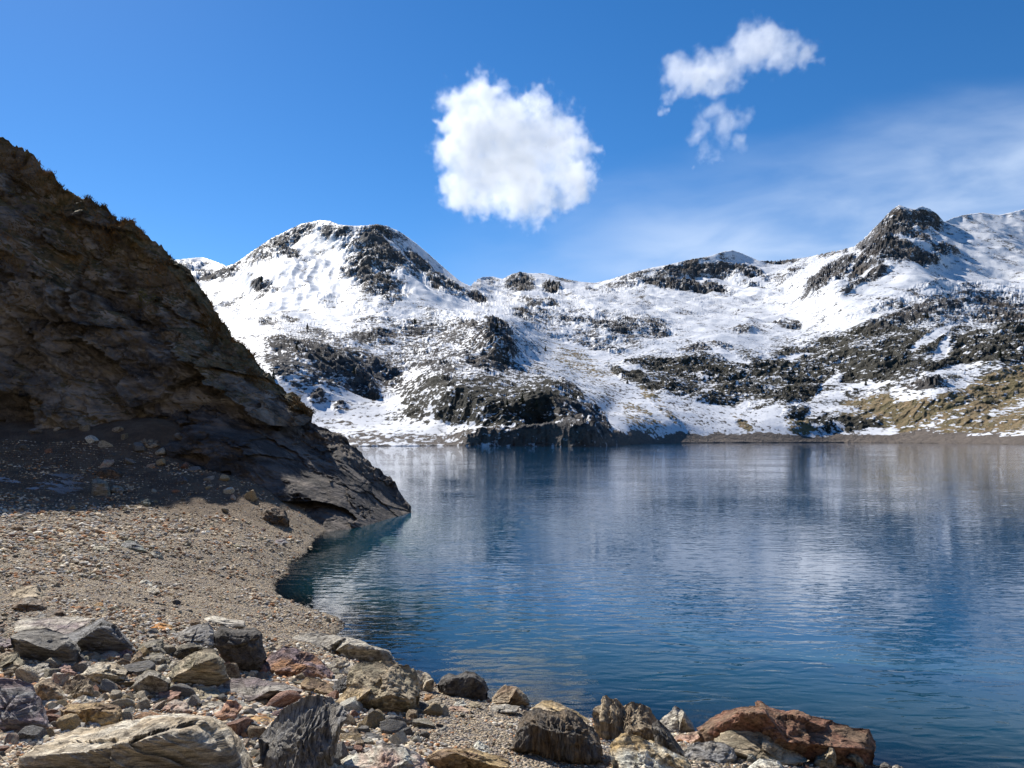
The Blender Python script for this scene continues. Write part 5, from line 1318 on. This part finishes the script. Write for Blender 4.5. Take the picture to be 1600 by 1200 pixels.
for zp, cnt, (s0, s1) in ZONES:
    zp = np.array(zp, float)
    k_ = 0
    tries = 0
    while k_ < cnt and tries < 9000:
        tries += 1
        x_ = rng.uniform(zp[:, 0].min(), zp[:, 0].max())
        y_ = rng.uniform(zp[:, 1].min(), zp[:, 1].max())
        if not in_poly(x_, y_, zp) or any(in_poly(x_, y_, p) for p in HPOLY if np.ptp(p[:, 0]) > 22):
            continue
        s_ = s0 * (s1 / s0) ** (rng.random() ** 1.6)
        ov = 0.62 if s0 > 20 else 1.0
        if any(abs(x_ - q[0]) < 0.40 * ov * (s_ + q[2]) and abs(y_ - q[1]) < 0.20 * ov * (s_ + q[2]) for q in stones):
            continue
        stones.append((x_, y_, s_))
        k_ += 1
for i, (x_, y_, s_) in enumerate(stones):
    d_ = float(ground_depth(x_, y_)[0])
    p_ = unproj(x_, y_, d_)
    cname, ca_, cb_ = PAL[int(rng.random() ** 1.3 * len(PAL))]
    nm_ = 'rock' if s_ >= 20 else 'stone'
    o = bpy.data.objects.new(nm_, STONE_ME[i % len(STONE_ME)])
    scene.collection.objects.link(o)
    r_ = 0.5 * s_ / FPX * d_
    o.location = (p_[0], p_[1], float(gh(p_[0], p_[1])) + 0.18 * r_)
    o.scale = (r_ * rng.uniform(.9, 1.15), r_ * rng.uniform(.8, 1.1), r_ * rng.uniform(1.0, 1.7))
    o.rotation_euler = (rng.uniform(-.45, .45), rng.uniform(-.45, .45), rng.uniform(0, 6.28))
    j_ = rng.uniform(.8, 1.25)
    o['col_a'] = tuple(c * j_ for c in COL[ca_])
    o['col_b'] = tuple(c * j_ for c in COL[cb_])
    A = min(ANCH, key=lambda a: math.hypot(a[1][0] - x_, 1.6 * (a[1][1] - y_)))
    dx, dy = x_ - A[1][0], y_ - A[1][1]
    rel = ('to the left of' if dx < 0 else 'to the right of') if abs(dx) > 1.4 * abs(dy) else ('just above' if dy < 0 else 'just below')
    words_ = A[0].split()
    cut = len(words_)
    for wd in ('with', 'lying', 'behind', 'beside', 'under', 'at', 'on', 'between', 'left', 'right', 'in', 'standing', 'casting', 'leaning', 'near', 'below', 'half', 'wedged', 'perched', 'peeping', 'against', 'catching', 'sloping', 'tucked', 'topping', 'cut', 'above', 'like'):
        if wd in words_[2:]:
            cut = min(cut, words_.index(wd, 2))
    sz = 'tiny' if s_ < 9 else 'small' if s_ < 15 else 'middling' if s_ < 20 else 'larger'
    ref = ' '.join(words_[:min(cut, 7)])
    lab = f"{sz} {cname} {nm_} {rel} the {ref}"
    seen_labels.setdefault(lab, []).append(o)
    o['label'] = lab
    o['category'] = nm_
for lab, os_ in seen_labels.items():
    for o in os_:
        o['group'] = 'loose stones on the shore' if len(os_) == 1 else lab.replace(' stone ', ' stones ')


def build_gravel():
    rs = np.random.RandomState(12)
    N = 130000
    x = np.r_[rs.uniform(-30, 560, int(N * .72)), rs.uniform(400, 1420, N - int(N * .72))]
    y = np.r_[rs.uniform(690, 1215, int(N * .72)), rs.uniform(1060, 1215, N - int(N * .72))]
    d = np.empty(len(x))
    for i in range(0, len(x), 8000):
        d[i:i + 8000] = ground_depth(x[i:i + 8000], y[i:i + 8000])
    X = (x - 800) / FPX * d
    Z = gh(X, d)
    big = rs.uniform(0, 1, len(x)) ** 5
    patch = np.clip(0.5 + 1.6 * fbm(np.c_[X, d, 0 * d] / 1.6, 3, seed=5), 0.45, 1.0)
    clus = np.exp(-((x - 110) / 190) ** 2 - ((y - 835) / 45) ** 2)
    pile = np.clip((y - 1000) / 60, 0, 1) * np.clip((700 - x) / 120, 0, 1)
    r = (0.006 + 0.028 * clus * rs.uniform(0, 1, len(x)) ** 2 + 0.032 * big * patch * (1 + 0.5 * pile) + 0.024 * pile * rs.uniform(0, 1, len(x)) ** 2.2) * (d / 7.0) ** 0.85 * np.where(d > 20.5, 0.6, 1.0)
    ok = (d < 26) & (Z > -0.25) & (rs.uniform(0, 1, len(x)) < 0.35 + 0.65 * patch)
    X, Y, Z, r = X[ok], d[ok], Z[ok], r[ok]
    pc = np.array([COL[c] for c in ('grey', 'tan', 'pale', 'tan', 'olive', 'brown', 'brown', 'dgrey', 'tan', 'grey', 'brown', 'rust')])
    cc = 1.2 * pc[np.minimum((rs.uniform(0, 1, len(X)) ** 1.25 * 12).astype(int), 11)] * rs.uniform(.75, 1.35, (len(X), 1))
    shapes = []
    for i in range(10):
        v, f = ico(1)
        v = v * rs.uniform(0.72, 1.15, (len(v), 1)) * np.array([1, .75, .5])
        shapes.append((v, f))
    Vs, Fs, Cs = [], [], []
    base = 0
    idx = rs.randint(0, 10, len(X))
    for s in range(10):
        v, f = shapes[s]
        m = idx == s
        n_ = m.sum()
        a = rs.uniform(0, 6.28, n_)
        b = rs.uniform(-.5, .5, n_)
        ca, sa, cb, sb = np.cos(a), np.sin(a), np.cos(b), np.sin(b)
        v3 = v[None] * r[m][:, None, None]
        vx = v3[..., 0] * cb[:, None] + v3[..., 2] * sb[:, None]
        vz = -v3[..., 0] * sb[:, None] + v3[..., 2] * cb[:, None]
        vy = v3[..., 1]
        wx = vx * ca[:, None] - vy * sa[:, None] + X[m][:, None]
        wy = vx * sa[:, None] + vy * ca[:, None] + Y[m][:, None]
        wz = vz + (Z[m] + 0.25 * r[m])[:, None]
        Vs.append(np.stack([wx, wy, wz], -1).reshape(-1, 3))
        Fs.append((f[None] + (np.arange(n_) * len(v))[:, None, None]).reshape(-1, 3) + base)
        Cs.append(np.repeat(cc[m], len(v), axis=0))
        base += n_ * len(v)
    me = make_mesh('gravel', np.concatenate(Vs), None, np.concatenate(Fs), smooth=False)
    attr(me, 'tint', np.concatenate(Cs))
    m, n = material('loose_gravel')
    c = n.n('ShaderNodeAttribute', attribute_name='tint').outputs['Color']
    pos = n.n('ShaderNodeNewGeometry').outputs['Position']
    mul = n.n('ShaderNodeMix', data_type='RGBA', blend_type='MULTIPLY')
    mul.inputs[0].default_value = 1
    n.link(c, mul.inputs[6])
    n.link(n.mix(n.noise(pos, 60, 4, 0.65), (.7, .7, .7), (1.3, 1.28, 1.25)), mul.inputs[7])
    z = n.n('ShaderNodeSeparateXYZ', {0: pos}).outputs[2]
    col = n.mix(n.ss(z, 0.05, 0.01, 0, .65), mul.outputs[2], (.05, .04, .03))
    finish(n, col, 0.9, None, spec=0.25)
    link('gravel', me, m, 'loose mixed gravel and pebbles covering the beach', 'gravel', kind='stuff')


build_gravel()


# ------------------------------------------------------------------ small conifers on the far slopes
def pine(px, py, hpx, label, seed):
    p = mountain_point(px, py)
    hh = hpx / FPX * p[1]
    rs = np.random.RandomState(seed)
    root = bpy.data.objects.new('pine_tree', None)
    scene.collection.objects.link(root)
    root.empty_display_size = 0.5
    root.location = tuple(p + np.array([0, -1.0, -0.5]))
    root['label'] = label
    root['category'] = 'tree'
    root['group'] = 'conifers scattered over the far slopes'
    # trunk
    a = np.linspace(0, 2 * np.pi, 7)[:-1]
    rows = []
    for z, r in ((0, .045), (.4, .035), (.8, .018), (1.0, .004)):
        rows.append(np.c_[np.cos(a) * r * hh, np.sin(a) * r * hh, np.full(6, z * hh)])
    me = make_mesh('trunk', np.concatenate(rows), grid_faces(4, 6, wrap=True))
    link('trunk', me, PINE_BARK, parent=root)
    V, F = [], []
    for k in range(420):
        z = rs.uniform(0.10, 1.0)
        an = rs.uniform(0, 6.283)
        rad = (1 - z) * 0.30 * rs.uniform(0.35, 1.1) + 0.012
        lx, ly = math.cos(an), math.sin(an)
        w_ = 0.030 + 0.03 * (1 - z)
        c0 = np.array([lx * rad * 0.3, ly * rad * 0.3, z + 0.01])
        c1 = np.array([lx * rad, ly * rad, z - 0.05 * rs.uniform(.3, 1.4)])
        sd = np.array([-ly, lx, rs.uniform(-.4, .4)]) * w_
        b = len(V)
        V += [c0, c1 + sd, c1 * 1.12, c1 - sd]
        F.append((b, b + 1, b + 2, b + 3))
    me = make_mesh('crown', np.array(V) * hh, np.array(F), smooth=False)
    link('crown', me, PINE_LEAF, parent=root)


PINE_BARK, n = material('pine_bark')
finish(n, (0.06, 0.045, 0.035, 1), 0.9)
PINE_LEAF, n = material('pine_needles')
finish(n, n.mix(n.noise(n.n('ShaderNodeTexCoord').outputs['Object'], 1.5, 4), (0.02, 0.03, 0.014), (0.05, 0.055, 0.028)), 0.85)
for i, (x_, y_, h_, lb) in enumerate([
        (481, 518, 11, 'lone dark pine on the snowy terrace left of the outcrop'),
        (465, 546, 11, 'dark pine on the edge above the big shaded outcrop'),
        (429, 592, 14, 'tall slim pine nearest the dark headland crest'),
        (648, 507, 11, 'pine on the snow shelf at the right foot of the peak'),
        (555, 583, 11, 'yellowish pine low on the shaded outcrop'),
        (777, 513, 11, 'pine on top of the dark scrubby knoll in the valley'),
        (852, 549, 9, 'small pine alone on the open snow in the valley middle'),
        (816, 628, 15, 'largest pine on the rocky bluff above the water'),
        (838, 636, 12, 'pine just to the right of the largest bluff pine'),
        (792, 634, 11, 'pine just to the left of the largest bluff pine'),
        (408, 442, 9, 'tiny pine high on the rocks under the left shoulder of the peak'),
        (980, 600, 9, 'pine at the left tip of the scrub belt'),
        (1085, 590, 10, 'pine in the middle of the scrub belt'),
        (1232, 612, 11, 'pine at the right end of the scrub belt by the gully'),
        (1448, 500, 10, 'pine on the dark slope under the rocky pinnacle'),
        (1560, 560, 12, 'pine on the dark cliff at the far right'),
        (1352, 602, 10, 'pine beside the white snow gully on the right slope')]):
    pine(x_, y_, h_, lb, 900 + i)
